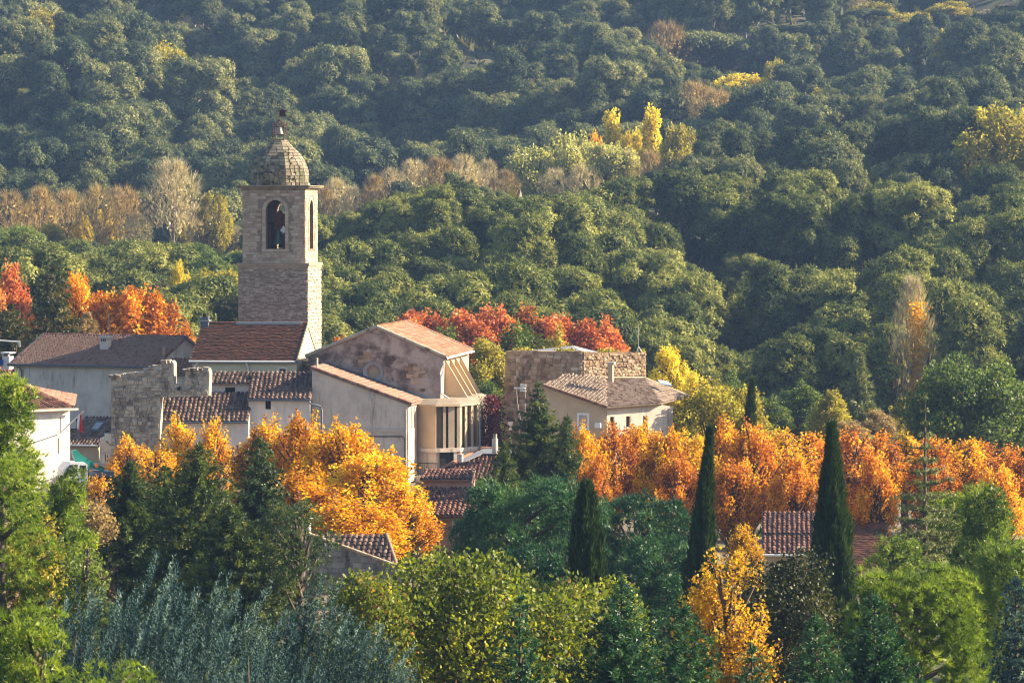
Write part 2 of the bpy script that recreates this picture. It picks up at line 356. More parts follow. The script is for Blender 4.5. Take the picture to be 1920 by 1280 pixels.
def cypress(seed, H, R, n=5200, size=.5, top=.5, lean=0.):
    r = np.random.default_rng(seed); s = Soup(); tv, tt = T_tuft(5, .35, .16, seed)
    t = r.random(n) ** .85; ex = 1.9 if top < .5 else 1.3; prof = np.where(t < .3, .82 + .18 * t / .3, np.maximum(0, 1 - ((t - .3) / .7) ** ex) ** (top + .25))
    a = r.random(n) * 2 * PI; ph = r.random(6) * 6
    lump = 1 + .10 * np.sin(a * 5 + t * 9 + ph[0]) + .10 * np.sin(a * 9 - t * 15 + ph[1]) + .08 * np.sin(t * 31 + ph[2] + a * 2) + .07 * r.normal(size=n) * (r.random(n) < .25)
    stray = np.where(r.random(n) < .05, 1.16, 1.); q = R * prof * lump * (.72 + .3 * r.random(n)) * stray; xo = lean * t ** 2
    P = np.stack([np.cos(a) * q + xo, np.sin(a) * q, .03 * H + t * (H * .95)], 1)
    D = np.stack([np.cos(a) * .22, np.sin(a) * .22, np.ones(n)], 1) + r.normal(size=(n, 3)) * .17
    tone = np.clip(.15 + .35 * (np.sin(a * 7 + t * 11 + ph[3]) * .5 + .5) + .4 * r.random(n), 0, 1)
    s.stamp(tv, tt, P, frames(D, size * (.7 + .6 * r.random(n)), r), tone)
    zs = np.linspace(0, 1, 9); pr_ = np.where(zs < .3, .82 + .18 * zs / .3, np.maximum(0, 1 - ((zs - .3) / .7) ** ex) ** (top + .25))
    tube(s, [(lean * z * z, 0, .03 * H + z * H * .95) for z in zs], list(R * pr_ * .74 + .01), 10, .02)  # inner column toned dark, painted shade behind the sprays
    return s.mesh('crown'), trunk_soup([(0, 0, -1), (0, 0, H * .5)], [.16, .05]).mesh('trunk')
def twiggy(seed, H, R, n=700, size=1.3, leafn=500, leaf=.25, narrow=False, tw=.035):
    """bare or half bare tree: many thin upright twigs with a few leaves"""
    r = np.random.default_rng(seed); s = Soup(); tv, tt = T_tuft(7, .45 if not narrow else .2, tw, seed)
    t = r.random(n) ** .8; prof = np.sin(PI * np.clip(t * .86 + .12, 0, 1)) ** .7
    a = r.random(n) * 2 * PI; q = R * prof * np.sqrt(r.random(n)); z0 = .12 if narrow else .3
    P = np.stack([np.cos(a) * q, np.sin(a) * q, H * (z0 + (1 - z0 - .06) * t)], 1)
    D = np.stack([np.cos(a) * (.15 if narrow else .5), np.sin(a) * (.15 if narrow else .5), np.ones(n)], 1) + r.normal(size=(n, 3)) * .15
    s.stamp(tv, tt, P, frames(D, size * (.7 + .6 * r.random(n)), r), np.clip(.1 + .6 * r.random(n), 0, 1))
    if leafn:
        i = r.integers(0, n, leafn); PL = P[i] + r.normal(size=(leafn, 3)) * .35
        s.stamp(*LEAF, PL, frames(rdir(leafn, r), leaf * (.7 + .6 * r.random(leafn)), r), np.clip(.6 + .4 * r.random(leafn), 0, 1))
    br = [((0, 0, H * (.15 + .5 * r.random())), tuple(P[j]), .05) for j in range(0, n, max(1, n // 26))]
    return s.mesh('crown'), trunk_soup([(0, 0, -1), (0, 0, H * .45), (0, 0, H * .9)], [.2, .12, .03], br).mesh('trunk')
TRI = [0]
def tree(kind, name, meshes, mat, loc, rz=0., scale=1., label=None, cat='tree', group=None, bark='bark', sz=None):
    cm, tm = meshes
    e = empty(name, loc, rz, label, cat, group); e.scale = (scale, scale, sz or scale)
    link('crown', cm, M[mat], e); link('trunk', tm, M[bark], e)
    return e
HAZE = 0.00012
# ================================================================ BUILDINGS
def noise_mat(name, cols, pos=None, scale=2.0, stretch=(1, 1, 1), rough=.9, bump=.0, bscale=12, stains=None, objvar=0, tone=0, det=7, spec=.2, metal=0):
    m, n, b = newmat(name); L = n.links
    tc = n.nodes.new('ShaderNodeTexCoord'); geo = n.nodes.new('ShaderNodeNewGeometry'); mp = n.nodes.new('ShaderNodeMapping'); mp.inputs['Scale'].default_value = stretch
    L.new(geo.outputs['Position'], mp.inputs[0])
    no = n.nodes.new('ShaderNodeTexNoise'); no.inputs['Scale'].default_value = scale; no.inputs['Detail'].default_value = det; no.inputs['Roughness'].default_value = .62; L.new(mp.outputs[0], no.inputs[0])
    fac = no.outputs[0]
    if objvar or tone:
        oi = n.nodes.new('ShaderNodeObjectInfo'); at_ = n.nodes.new('ShaderNodeAttribute'); at_.attribute_name = 'tone'
        s1 = n.nodes.new('ShaderNodeMath'); s1.operation = 'MULTIPLY_ADD'; L.new(oi.outputs['Random'], s1.inputs[0]); s1.inputs[1].default_value = objvar; L.new(fac, s1.inputs[2])
        s2 = n.nodes.new('ShaderNodeMath'); s2.operation = 'MULTIPLY_ADD'; L.new(at_.outputs['Fac'], s2.inputs[0]); s2.inputs[1].default_value = tone; L.new(s1.outputs[0], s2.inputs[2])
        s3 = n.nodes.new('ShaderNodeMath'); s3.operation = 'SUBTRACT'; L.new(s2.outputs[0], s3.inputs[0]); s3.inputs[1].default_value = max(objvar, tone) / 2
        fac = s3.outputs[0]
    r = ramp(n, cols, pos or [.3 + .4 * i / (len(cols) - 1) for i in range(len(cols))]); L.new(fac, r.inputs[0]); out = r.outputs[0]
    if stains:
        col, lo, hi, sc, st = stains
        mp2 = n.nodes.new('ShaderNodeMapping'); mp2.inputs['Scale'].default_value = st; L.new(geo.outputs['Position'], mp2.inputs[0])
        n2 = n.nodes.new('ShaderNodeTexNoise'); n2.inputs['Scale'].default_value = sc; n2.inputs['Detail'].default_value = 9; n2.inputs['Roughness'].default_value = .65; L.new(mp2.outputs[0], n2.inputs[0])
        mr = n.nodes.new('ShaderNodeMapRange'); mr.inputs[1].default_value = lo; mr.inputs[2].default_value = hi; L.new(n2.outputs[0], mr.inputs[0])
        mx = n.nodes.new('ShaderNodeMix'); mx.data_type = 'RGBA'; L.new(mr.outputs[0], mx.inputs[0]); L.new(out, mx.inputs[6]); mx.inputs[7].default_value = (*col, 1); out = mx.outputs[2]
    L.new(out, b.inputs['Base Color']); b.inputs['Roughness'].default_value = rough; b.inputs['Specular IOR Level'].default_value = spec; b.inputs['Metallic'].default_value = metal
    if bump:
        n3 = n.nodes.new('ShaderNodeTexNoise'); n3.inputs['Scale'].default_value = bscale; n3.inputs['Detail'].default_value = 6; L.new(geo.outputs['Position'], n3.inputs[0])
        bp = n.nodes.new('ShaderNodeBump'); bp.inputs['Strength'].default_value = bump; bp.inputs['Distance'].default_value = .06; L.new(n3.outputs[0], bp.inputs['Height']); L.new(bp.outputs[0], b.inputs['Normal'])
    return m
def flat(name, c, rough=.7, metal=0, spec=.3):
    m, n, b = newmat(name); b.inputs['Base Color'].default_value = (*c, 1); b.inputs['Roughness'].default_value = rough; b.inputs['Metallic'].default_value = metal; b.inputs['Specular IOR Level'].default_value = spec; return m
ST = (3.2, 3.2, .45)
Q = {}
Q['plaster'] = noise_mat('cream_plaster', [(.45, .375, .325), (.56, .475, .41), (.64, .55, .47)], scale=.8, bump=.25, stains=((.20, .18, .16), .54, .76, 1.1, ST))
Q['plaster_white'] = noise_mat('white_plaster', [(.50, .455, .43), (.60, .55, .515), (.68, .62, .575)], scale=.9, bump=.2, stains=((.24, .21, .19), .56, .8, 1.2, ST))
Q['plaster_yellow'] = noise_mat('pale_yellow_plaster', [(.50, .45, .32), (.60, .54, .39)], scale=.8, bump=.2, stains=((.28, .27, .22), .6, .8, 1.5, ST))
Q['plaster_warm'] = noise_mat('warm_plaster', [(.46, .34, .22), (.56, .43, .29)], scale=.8, bump=.2, stains=((.22, .18, .14), .62, .85, 1.2, ST))
Q['plaster_pink'] = noise_mat('pink_plaster', [(.42, .27, .21), (.52, .34, .27)], scale=1.2, bump=.2, stains=((.24, .17, .14), .64, .85, 1.2, ST))
Q['plaster_old'] = noise_mat('flaking_plaster', [(.15, .105, .085), (.31, .24, .205), (.44, .365, .315), (.34, .285, .255)], [.36, .45, .55, .68], scale=.55, bump=.9, bscale=5, det=10, stains=((.10, .07, .058), .50, .62, .50, (1, 1, 1.3)))
Q['plaster_tan'] = noise_mat('tan_render', [(.28, .22, .165), (.38, .31, .24)], scale=.8, bump=.2, stains=((.16, .13, .1), .58, .8, 1.3, ST))
Q['plaster_dim'] = noise_mat('grey_render', [(.22, .18, .14), (.32, .27, .21)], scale=.8, bump=.2)
Q['concrete'] = noise_mat('pale_concrete', [(.42, .37, .31), (.56, .50, .42)], scale=1.2, bump=.3, stains=((.2, .17, .14), .6, .8, 1.4, ST))
Q['stone'] = noise_mat('tower_limestone', [(.28, .195, .14), (.40, .30, .22), (.48, .38, .29), (.58, .49, .39)], [.1, .4, .7, 1.0], scale=2.2, bump=.7, bscale=9, objvar=.5, tone=.5)
Q['stone_dome'] = noise_mat('dome_limestone', [(.09, .075, .055), (.22, .185, .13), (.33, .28, .21), (.46, .40, .31)], [.2, .4, .65, 1.0], scale=1.8, bump=.7, bscale=9, objvar=.4, tone=.5, stains=((.13, .14, .08), .52, .66, 1.1, (1, 1, 1)))
Q['stone_rubble'] = noise_mat('rubble_limestone', [(.22, .155, .12), (.33, .245, .19), (.40, .31, .245), (.50, .40, .32)], [.15, .4, .65, .9], scale=2.6, bump=.9, bscale=10, objvar=.4, tone=.5)
Q['stone_grey'] = noise_mat('weathered_grey_limestone', [(.10, .085, .07), (.24, .21, .18), (.38, .34, .28), (.46, .42, .35)], [.15, .4, .65, .9], scale=1.3, bump=.8, bscale=8, objvar=.35, tone=.4, stains=((.06, .05, .045), .55, .68, .5, (2.5, 2.5, .8)))
Q['stone_gold'] = noise_mat('ochre_limestone', [(.13, .085, .06), (.28, .19, .12), (.42, .31, .21), (.54, .45, .34)], [.15, .4, .65, .9], scale=1.6, bump=.9, bscale=8, objvar=.4, tone=.4, stains=((.10, .075, .05), .56, .68, .7, (1.6, 1.6, .8)))
Q['mortar'] = noise_mat('lime_mortar', [(.19, .145, .11), (.29, .23, .18)], scale=3, bump=.6)
Q['tile'] = noise_mat('canal_tile', [(.045, .025, .025), (.13, .06, .048), (.20, .095, .07), (.28, .18, .14)], [.2, .42, .65, .95], scale=2.5, bump=.3, objvar=.5, tone=.5)
Q['tile_grey'] = noise_mat('lichened_tile', [(.05, .035, .03), (.125, .08, .065), (.20, .135, .105), (.32, .25, .20)], [.2, .42, .65, .95], scale=2.5, bump=.3, objvar=.5, tone=.6)
Q['tile_dark'] = noise_mat('dark_old_tile', [(.035, .025, .024), (.09, .055, .048), (.15, .095, .075), (.24, .19, .155)], [.2, .42, .65, .95], scale=2.5, bump=.3, objvar=.55, tone=.5)
Q['tile_red'] = noise_mat('red_roman_tile', [(.20, .09, .055), (.33, .15, .09), (.42, .24, .16)], scale=2.0, bump=.2, objvar=.3, tone=.3)
Q['tile_brown'] = noise_mat('brown_flat_tile', [(.045, .028, .022), (.095, .048, .035), (.16, .065, .04)], [.2, .5, .9], scale=1.0, bump=.2, objvar=.2, tone=.5)
Q['zinc'] = flat('zinc_gutter', (.30, .31, .33), .5, .3); Q['lead'] = flat('lead_flashing', (.09, .11, .15), .5, .2)
Q['white'] = flat('white_paint', (.75, .74, .72), .5); Q['dark'] = flat('dark_opening', (.012, .012, .014), .9)
Q['iron'] = flat('wrought_iron', (.03, .022, .02), .6, .3); Q['rust'] = flat('rusty_iron', (.12, .05, .035), .8)
Q['bronze'] = flat('green_bronze', (.10, .13, .10), .5, .4); Q['wood'] = noise_mat('dark_red_wood', [(.07, .03, .02), (.16, .07, .04)], scale=3)
Q['glass'] = flat('window_glass', (.03, .04, .05), .12, 0, .6); Q['shutter'] = flat('grey_green_shutter', (.22, .24, .17), .7)
Q['steel'] = flat('galvanised_steel', (.35, .34, .33), .4, .6)
Q['truck'] = flat('white_truck_paint', (.72, .74, .78), .3); Q['green'] = flat('green_crane_paint', (.02, .22, .18), .4)
Q['flagred'] = flat('red_cloth', (.60, .03, .03), .8); Q['flagwhite'] = flat('white_cloth', (.75, .75, .75), .8); Q['flagblue'] = flat('blue_cloth', (.02, .05, .28), .8)
Q['rubber'] = flat('black_rubber', (.02, .02, .02), .8); Q['orange'] = flat('orange_plastic', (.8, .22, .03), .5)

class Plane:
    def __init__(s, px, py, Y, deg):
        t = math.radians(deg); s.t = t; s.p0 = at(px, py, Y)
        s.a = Vector((math.cos(t), -math.sin(t), 0)); s.n = Vector((math.sin(t), math.cos(t), 0))   # n points away from the viewer
    def pt(s, px, py, d=0.):
        o = Vector((0, 0, CAMZ)); r = ray(px, py); q = s.p0 + s.n * d
        return o + r * ((q - o).dot(s.n) / r.dot(s.n))
    def sz(s, px, py, d=0.):
        q = s.pt(px, py, d); return (q - s.p0).dot(s.a), q.z
    def w(s, ss, z, d=0.): 
        q = s.p0 + s.a * ss + s.n * d; return Vector((q.x, q.y, z))
    def back(s, deg=None): pass
def mesh_py(name, V, F, root=None, smooth=False):
    o = root.location if root is not None else Vector((0, 0, 0))
    me = bpy.data.meshes.new(name); me.from_pydata([tuple(Vector(v) - o) for v in V], [], F); me.update()
    if smooth: me.polygons.foreach_set('use_smooth', [True] * len(me.polygons))
    return me
def topof(o):
    while o.parent: o = o.parent
    return o
def part(name, V, F, mat, parent, smooth=False, label=None):
    me = mesh_py(name, V, F, topof(parent), smooth); o = link(name, me, mat, parent)
    if label: o['label'] = label
    return o
def building(name, P, label, cat, group=None):
    g = Vector((P.p0.x, P.p0.y, gz(P.p0.x, P.p0.y))); return empty(name, g, 0, label, cat, group)
def slabpoly(poly, dv, holes=()):
    """solid: polygon (3-D points) extruded along dv, with through-less recessed holes (list of polygons)"""
    loops = [[Vector(p) for p in poly]] + [[Vector(p) for p in h] for h in holes]
    tris = tessellate_polygon(loops); flatp = [p for l in loops for p in l]; n = len(flatp); V = flatp + [p + dv for p in flatp]; F = []
    for t in tris: F += [tuple(t), tuple(n + i for i in reversed(t))]
    k = 0
    for l in loops:
        m_ = len(l)
        for i in range(m_): F.append((k + i, k + (i + 1) % m_, n + k + (i + 1) % m_, n + k + i))
        k += m_
    return V, F
def wall(root, P, outline, depth, mat, holes=(), d=0., name='wall', label=None):
    V, F = slabpoly([P.pt(x, y, d) for x, y in outline], P.n * depth, [[P.pt(x, y, d) for x, y in h] for h in holes])
    return part(name, V, F, mat, root, label=label)
def rect(x0, y0, x1, y1): return [(x0, y0), (x1, y0), (x1, y1), (x0, y1)]
def boxp(root, P, x0, y0, x1, y1, d0, d1, mat, name, label=None):
    V, F = slabpoly([P.pt(x, y, d0) for x, y in rect(x0, y0, x1, y1)], P.n * (d1 - d0)); return part(name, V, F, mat, root, label=label)
def pipe(root, pts, r, mat, name, seg=6):
    s = Soup(); o = topof(root).location if root is not None else Vector((0, 0, 0)); tube(s, [Vector(p) - o for p in pts], [r] * len(pts), seg)
    return link(name, s.mesh(name, True), mat, root)
def window(root, P, x0, y0, x1, y1, d=.22, frame=.07, fm='white', pane='glass', bars=True, surround=None):
    """pane set back in the wall opening with its frame, and a stone surround where there is one"""
    f = boxp(root, P, x0, y0, x1, y1, d, d + .04, Q[pane], 'window')
    s0, z0 = P.sz(x0, y1, d); s1, z1 = P.sz(x1, y0, d); V = []; F = []
    def bx(a0, b0, a1, b1, da, db):
        v, ff = slabpoly([P.w(a0, b0, da), P.w(a1, b0, da), P.w(a1, b1, da), P.w(a0, b1, da)], P.n * (db - da)); k = len(V); V.extend(v); F.extend([tuple(i + k for i in q) for q in ff])
    w = frame; bx(s0, z0, s0 + w, z1, d - .05, d - .003); bx(s1 - w, z0, s1, z1, d - .05, d - .003); bx(s0 + w, z0, s1 - w, z0 + w, d - .05, d - .003); bx(s0 + w, z1 - w, s1 - w, z1, d - .05, d - .003)
    if bars: bx((s0 + s1) / 2 - w * .35, z0 + w, (s0 + s1) / 2 + w * .35, z1 - w, d - .05, d - .003)
    part('frame', V, F, Q[fm], f)
    if surround:
        V.clear(); F.clear(); w = surround
        bx(s0 - w, z0 - w, s0, z1 + w, -.04, .05); bx(s1, z0 - w, s1 + w, z1 + w, -.04, .05); bx(s0, z0 - w, s1, z0, -.06, .05); bx(s0, z1, s1, z1 + w, -.04, .05); part('surround', V, F, Q['white'], f)
    return f
# --- stone block and tile meshes shared by all copies
def block_mesh(i):
    r = random.Random(i); V = []
    for y in (0, .75):
        for x, z in ((-.5, -.5), (.5, -.5), (.5, .5), (-.5, .5)): V.append((x + r.uniform(-.02, .02), -y, z + r.uniform(-.04, .04)))
    for x, z in ((-.42, -.36), (.42, -.36), (.42, .36), (-.42, .36)): V.append((x + r.uniform(-.05, .05), -1 + r.uniform(-.12, .1), z + r.uniform(-.08, .08)))
    F = [(8, 9, 10, 11)] + [(i_, (i_ + 1) % 4, (i_ + 1) % 4 + 4, i_ + 4) for i_ in range(4)] + [(i_ + 4, (i_ + 1) % 4 + 4, (i_ + 1) % 4 + 8, i_ + 8) for i_ in range(4)]
    return V, F
BLK = [block_mesh(i) for i in range(8)]; BLKM = {}
def blk(matname, i, name):
    k = (matname, i, name)
    if k not in BLKM: me = bpy.data.meshes.new(name); me.from_pydata(BLK[i][0], [], BLK[i][1]); me.materials.append(Q[matname]); BLKM[k] = me
    return BLKM[k]
def masonry(parent, P, s0, s1, z0, z1, ch, bw, mat, inside=lambda s, z: True, proud=.05, cap=300, name='stone_block', d=0., seed=1, joint=.02, irregular=0.):
    r = random.Random(seed); z = z0; todo = []
    while z < z1 - .02:
        h = min(ch * r.uniform(.75, 1.3), z1 - z); s = s0 - r.random() * bw * .5
        while s < s1:
            w = bw * r.uniform(.6, 1.5); a = max(s, s0); b = min(s + w, s1)
            if b - a > .06 and all(inside(a + (b - a) * u, z + h * v) for u in (.04, .5, .96) for v in (.05, .95)):
                todo.append(((a + b) / 2, z + h / 2 + (r.uniform(-.5, .5) * irregular * h), b - a - joint, h - joint, r.randrange(8), proud * r.uniform(.35, 1.5)))
            s += w
        z += h
    rest = Soup(); top = topof(parent).location; idx = list(range(len(todo))); r.shuffle(idx)
    ind = set(idx[:cap])
    for i, (s, z, w, h, v, pr) in enumerate(todo):
        q = P.w(s, z, d) - top
        if i in ind:
            o = link(name, blk(mat, v, name), None, parent); o.location = q; o.rotation_euler = (0, r.uniform(-1, 1) * irregular * .12, -P.t); o.scale = (w, pr + .02, h)
        else:
            c, s_ = math.cos(-P.t), math.sin(-P.t); V = [(c * x * w - s_ * y * (pr + .02) + q.x, s_ * x * w + c * y * (pr + .02) + q.y, zz * h + q.z) for x, y, zz in BLK[v][0]]
            T = [t for f in BLK[v][1] for t in ((f[0], f[1], f[2]), (f[0], f[2], f[3]))]; rest.raw(V, T, r.random())
    if rest.V: tag(link('stonework', rest.mesh('stonework'), Q[mat], parent), kind='stuff')
def tile_geo(seg=5, flatt=False):
    V = []; F = []
    if flatt:
        V = [(-.5, 0, 0), (.5, 0, 0), (.5, 1, -.2), (-.5, 1, -.2), (-.5, 0, -.5), (.5, 0, -.5)]; F = [(0, 1, 2, 3), (4, 5, 1, 0)]; return V, F
    for y, w, z in ((0, .5, .0), (1, .40, -.12)):
        for k in range(seg + 1): a = PI * k / seg; V.append((-math.cos(a) * w, y, math.sin(a) * w * .85 + z))
    n = seg + 1
    for k in range(seg): F.append((k, k + 1, n + k + 1, n + k))
    for k in range(seg + 1): a = PI * k / seg; V.append((-math.cos(a) * .40, 0, math.sin(a) * .40 * .85))
    for k in range(seg): F.append((2 * n + k, 2 * n + k + 1, k + 1, k))
    return V, F
TG = {False: tile_geo(), True: tile_geo(flatt=True)}; TGM = {}
def inpoly(p, poly):
    x, y = p; c = False; j = len(poly) - 1
    for i in range(len(poly)):
        xi, yi = poly[i]; xj, yj = poly[j]
        if (yi > y) != (yj > y) and x < (xj - xi) * (y - yi) / (yj - yi) + xi: c = not c
        j = i
    return c
def roof(root, poly, mat='tile', tw=.30, tl=.42, cap=0, flatt=False, fth=.05, name='roof', thick=.12, ridge=(), under='mortar', shear=False):
    """roof slope: slab under real tiles laid in columns up the slope; poly[0] -> poly[1] runs along the eave"""
    poly = [Vector(p) for p in poly]; u = (poly[1] - poly[0]).normalized(); n = (poly[1] - poly[0]).cross(poly[2] - poly[0]).normalized()
    if n.z < 0: n = -n
    v = n.cross(u).normalized()
    if v.z < 0: v = -v
    if shear: v = (poly[-1] - poly[0]).normalized()
    poly = [Vector((q.x, q.y, q.z - (q - poly[0]).dot(n) / n.z)) for q in poly]
    V, F = slabpoly(poly, -n * thick); rf = part(name, V, F, Q[under], root)
    # coordinates in the (u, v) frame
    vv = v - u * v.dot(u); den = vv.length
    def uv(p): 
        q = p - poly[0]; b = q.dot(vv.normalized()) / den; return (q.dot(u) - b * v.dot(u), b)
    P2 = [uv(p) for p in poly]; u0, u1 = min(p[0] for p in P2), max(p[0] for p in P2); v0, v1 = min(p[1] for p in P2), max(p[1] for p in P2)
    nc = max(1, round((u1 - u0) / tw)); nr = max(1, round((v1 - v0) / tl)); w = (u1 - u0) / nc; l = (v1 - v0) / nr; r = random.Random(nc * 31 + nr)
    top = topof(root).location; items = []
    for i in range(nc):
        for j in range(nr):
            cc = (u0 + (i + .5 + (0.5 if flatt and j % 2 else 0)) * w, v0 + (j + .5) * l)
            if inpoly(cc, P2): items.append((cc[0], v0 + j * l))
    GV, GF = TG[flatt]; x = u if not shear else u; zz = n; rest = Soup()
    k = (mat, flatt, 'tile')
    if k not in TGM: me = bpy.data.meshes.new('tile'); me.from_pydata(GV, [], GF); me.materials.append(Q[mat]); TGM[k] = me
    idx = list(range(len(items))); r.shuffle(idx); ind = set(idx[:cap])
    for i, (cu, cv) in enumerate(items):
        o3 = poly[0] + u * (cu + r.uniform(-.03, .03) * (0 if flatt else 1)) + v * (cv + r.uniform(-.04, .04)) + n * (.02 + r.uniform(0, .025)) - top
        sx = w * (.80 if not flatt else .985); sy = l * 1.12; sz = w * .85 if not flatt else fth
        tw_ = r.uniform(-.05, .05)
        X = (x + v * tw_).normalized() * sx; Yv = v * sy; Zv = zz * sz
        if i in ind:
            o = link('tile', TGM[k], None, rf); o.matrix_local = Matrix(((X.x, Yv.x, Zv.x, o3.x), (X.y, Yv.y, Zv.y, o3.y), (X.z, Yv.z, Zv.z, o3.z), (0, 0, 0, 1)))
        else:
            A = np.array([X, Yv, Zv]); Vn = np.array(GV) @ A + np.array(o3); rest.raw(Vn, [t for f in GF for t in ((f[0], f[1], f[2]), (f[0], f[2], f[3]))], r.random())
    if rest.V: tag(link('tile_courses', rest.mesh('tile_courses'), Q[mat], rf), kind='stuff')
    s = Soup()
    for a, b in ridge:
        a = Vector(a); b = Vector(b); m_ = max(1, int((b - a).length / .45)); d = (b - a) / m_
        for q in range(m_): tube(s, [a + d * q - top, a + d * (q + 1.08) - top], [.13, .10], 6, r.random())
    if s.V: tag(link('ridge_tiles', s.mesh('ridge_tiles'), Q[mat], rf), kind='stuff')
    return rf
def body(root, P, x0, x1, yt, yb, depth, rise, mat, holes=(), gable=True, back=None):
    """walls of a simple house: front with openings, ends and back; gable ends under a ridge half way (or mono-pitch)"""
    s0, zt = P.sz(x0, yt); s1, _ = P.sz(x1, yt); zb = P.sz(x0, yb)[1]
    hp = [[P.pt(x, y) for x, y in h] for h in holes]
    fr = [P.w(s0, zb), P.w(s1, zb), P.w(s1, zt), P.w(s0, zt)]
    V, F = slabpoly(fr, P.n * .3, hp)
    def add(v, f): k = len(V); V.extend(v); F.extend([tuple(i + k for i in q) for q in f])
    for s in (s0, s1 - .3):
        pts = [P.w(s, zb, .3), P.w(s, zb, depth), P.w(s, zt + (0 if gable else rise), depth)] + ([P.w(s, zt + rise, depth / 2)] if gable else []) + [P.w(s, zt + (rise * .3 / (depth / 2 if gable else depth)), .3)]
        add(*slabpoly(pts, P.a * .3))
    add(*slabpoly([P.w(s0 + .3, zb, depth - .3), P.w(s1 - .3, zb, depth - .3), P.w(s1 - .3, zt, depth - .3), P.w(s0 + .3, zt, depth - .3)], P.n * .3))
    return part('wall', V, F, Q[mat], root), (s0, s1, zt, zb)
def gutter(root, P, s0, s1, z, mat='zinc', r=.07, d=-.42): return pipe(root, [P.w(s0, z, d), P.w(s1, z, d)], r, Q[mat], 'gutter')

# ---------------------------------------------------------------- A: long house, left
P = Plane(25, 682, 300, 25)
h = building('long_house', P, 'long cream house with a wide brown tiled roof, leftmost behind the ruined wall', 'house', None)
_, (s0, s1, zt, zb) = body(h, P, 27, 288, 682, 800, 9.4, 2.05, 'plaster')
D_ = 4.7; rz_ = zt + 2.05; e = .45; rr = 2.05 / D_
E0, E1 = P.w(s0 - .3, zt - e * rr + .12, -e), P.w(s1 + .25, zt - e * rr + .12, -e); R0, R1 = P.w(s0 - .3, rz_ + .12, D_), P.w(s1 + .25, rz_ + .12, D_)
roof(h, [E0, E1, R1, R0], 'tile', .24, .36, 0, ridge=[(R0, R1), (E1, R1)])
roof(h, [P.w(s1 + .25, zt - e * rr + .12, 2 * D_ + e), P.w(s0 - .3, zt - e * rr + .12, 2 * D_ + e), R0, R1], 'tile', .24, .36, 0)
pipe(h, [E0, R0], .10, Q['lead'], 'verge_flashing')
for i in range(38): pass
s_ = Soup(); n_ = 64
for i in range(n_):   # genoise: rows of small tile ends under the eave
    q = P.w(s0 + (s1 - s0) * (i + .5) / n_, zt - .12, -.12) - h.location; tube(s_, [q - P.n * .14, q + P.n * .1], [.07, .07], 6, .5)
tag(link('eave_tiles', s_.mesh('eave_tiles'), Q['plaster_warm'], h), kind='stuff')
gutter(h, P, s0 - .3, s1 + .2, zt - .02, 'lead'); pipe(h, [P.w(s0 + .5, zt - .1, -.4), P.w(s0 + .75, zt - .5, -.12), P.w(s0 + .75, zb, -.12)], .07, Q['lead'], 'downpipe')
ch = boxp(h, P, 187, 634, 200, 662, 2.2, 2.9, Q['plaster'], 'chimney'); boxp(ch, P, 185.5, 630, 201.5, 634.5, 2.1, 3.0, Q['concrete'], 'cap')
for i in range(3): boxp(ch, P, 189 + i * 3.6, 634.6, 191 + i * 3.6, 640, 2.195, 2.22, Q['dark'], 'flue_opening')
pipe(h, [P.pt(204, 662, 2.6), P.pt(204, 588, 2.6)], .035, Q['steel'], 'antenna_mast'); pipe(h, [P.pt(192, 652, 2.5), P.pt(204, 620, 2.6), P.pt(212, 640, 2.6)], .012, Q['steel'], 'guy_wire')
pipe(h, [P.w(s1 + .1, zt + .2, 1.4), P.w(s1 + .1, zt + 1.3, 1.4), P.w(s1 + .1, zt + 1.5, 1.4)], .13, Q['tile_red'], 'clay_flue')
# ---------------------------------------------------------------- C: low house with skylight
P = Plane(132, 832, 285, 13)
h = building('low_house', P, 'low ochre house with a skylight in its dark roof, left of the ruined wall', 'house')
_, (s0, s1, zt, zb) = body(h, P, 118, 186, 832, 905, 5, 1.6, 'plaster_warm', gable=False)
E0, E1 = P.w(s0, zt - .05, -.35), P.w(s1 + .15, zt - .05, -.35); R0, R1 = P.w(s0, zt + 1.75, 5), P.w(s1 + .15, zt + 1.75, 5)
rf = roof(h, [E0, E1, R1, R0], 'tile_dark', .26, .38, 0); gutter(h, P, s0, s1, zt - .06, 'white', .07, -.42)
f = part('skylight', *slabpoly([E0 + (E1 - E0) * .48 + (R0 - E0) * .42 + Vector((0, 0, .16)), E0 + (E1 - E0) * .70 + (R0 - E0) * .42 + Vector((0, 0, .16)), E0 + (E1 - E0) * .70 + (R0 - E0) * .72 + Vector((0, 0, .16)), E0 + (E1 - E0) * .48 + (R0 - E0) * .72 + Vector((0, 0, .16))], Vector((0, 0, .10))), Q['lead'], h)
part('pane', *slabpoly([E0 + (E1 - E0) * .505 + (R0 - E0) * .46 + Vector((0, 0, .262)), E0 + (E1 - E0) * .675 + (R0 - E0) * .46 + Vector((0, 0, .262)), E0 + (E1 - E0) * .675 + (R0 - E0) * .68 + Vector((0, 0, .262)), E0 + (E1 - E0) * .505 + (R0 - E0) * .68 + Vector((0, 0, .262))], Vector((0, 0, .02))), Q['steel'], f)
wall(h, Plane(187, 832, 283.6, -12), [(188, 822), (209, 812), (209, 900), (188, 900)], .3, Q['plaster'], [rect(193, 848, 206, 872)], name='side_wall')
window(h, Plane(187, 832, 283.6, -12), 193, 848, 206, 872, .12, .14, 'white', 'glass')
pipe(h, [P.w(s1 - .05, zt - .1, -.4), P.w(s1, zt - .5, -.1), P.w(s1, zb, -.1)], .06, Q['concrete'], 'downpipe')
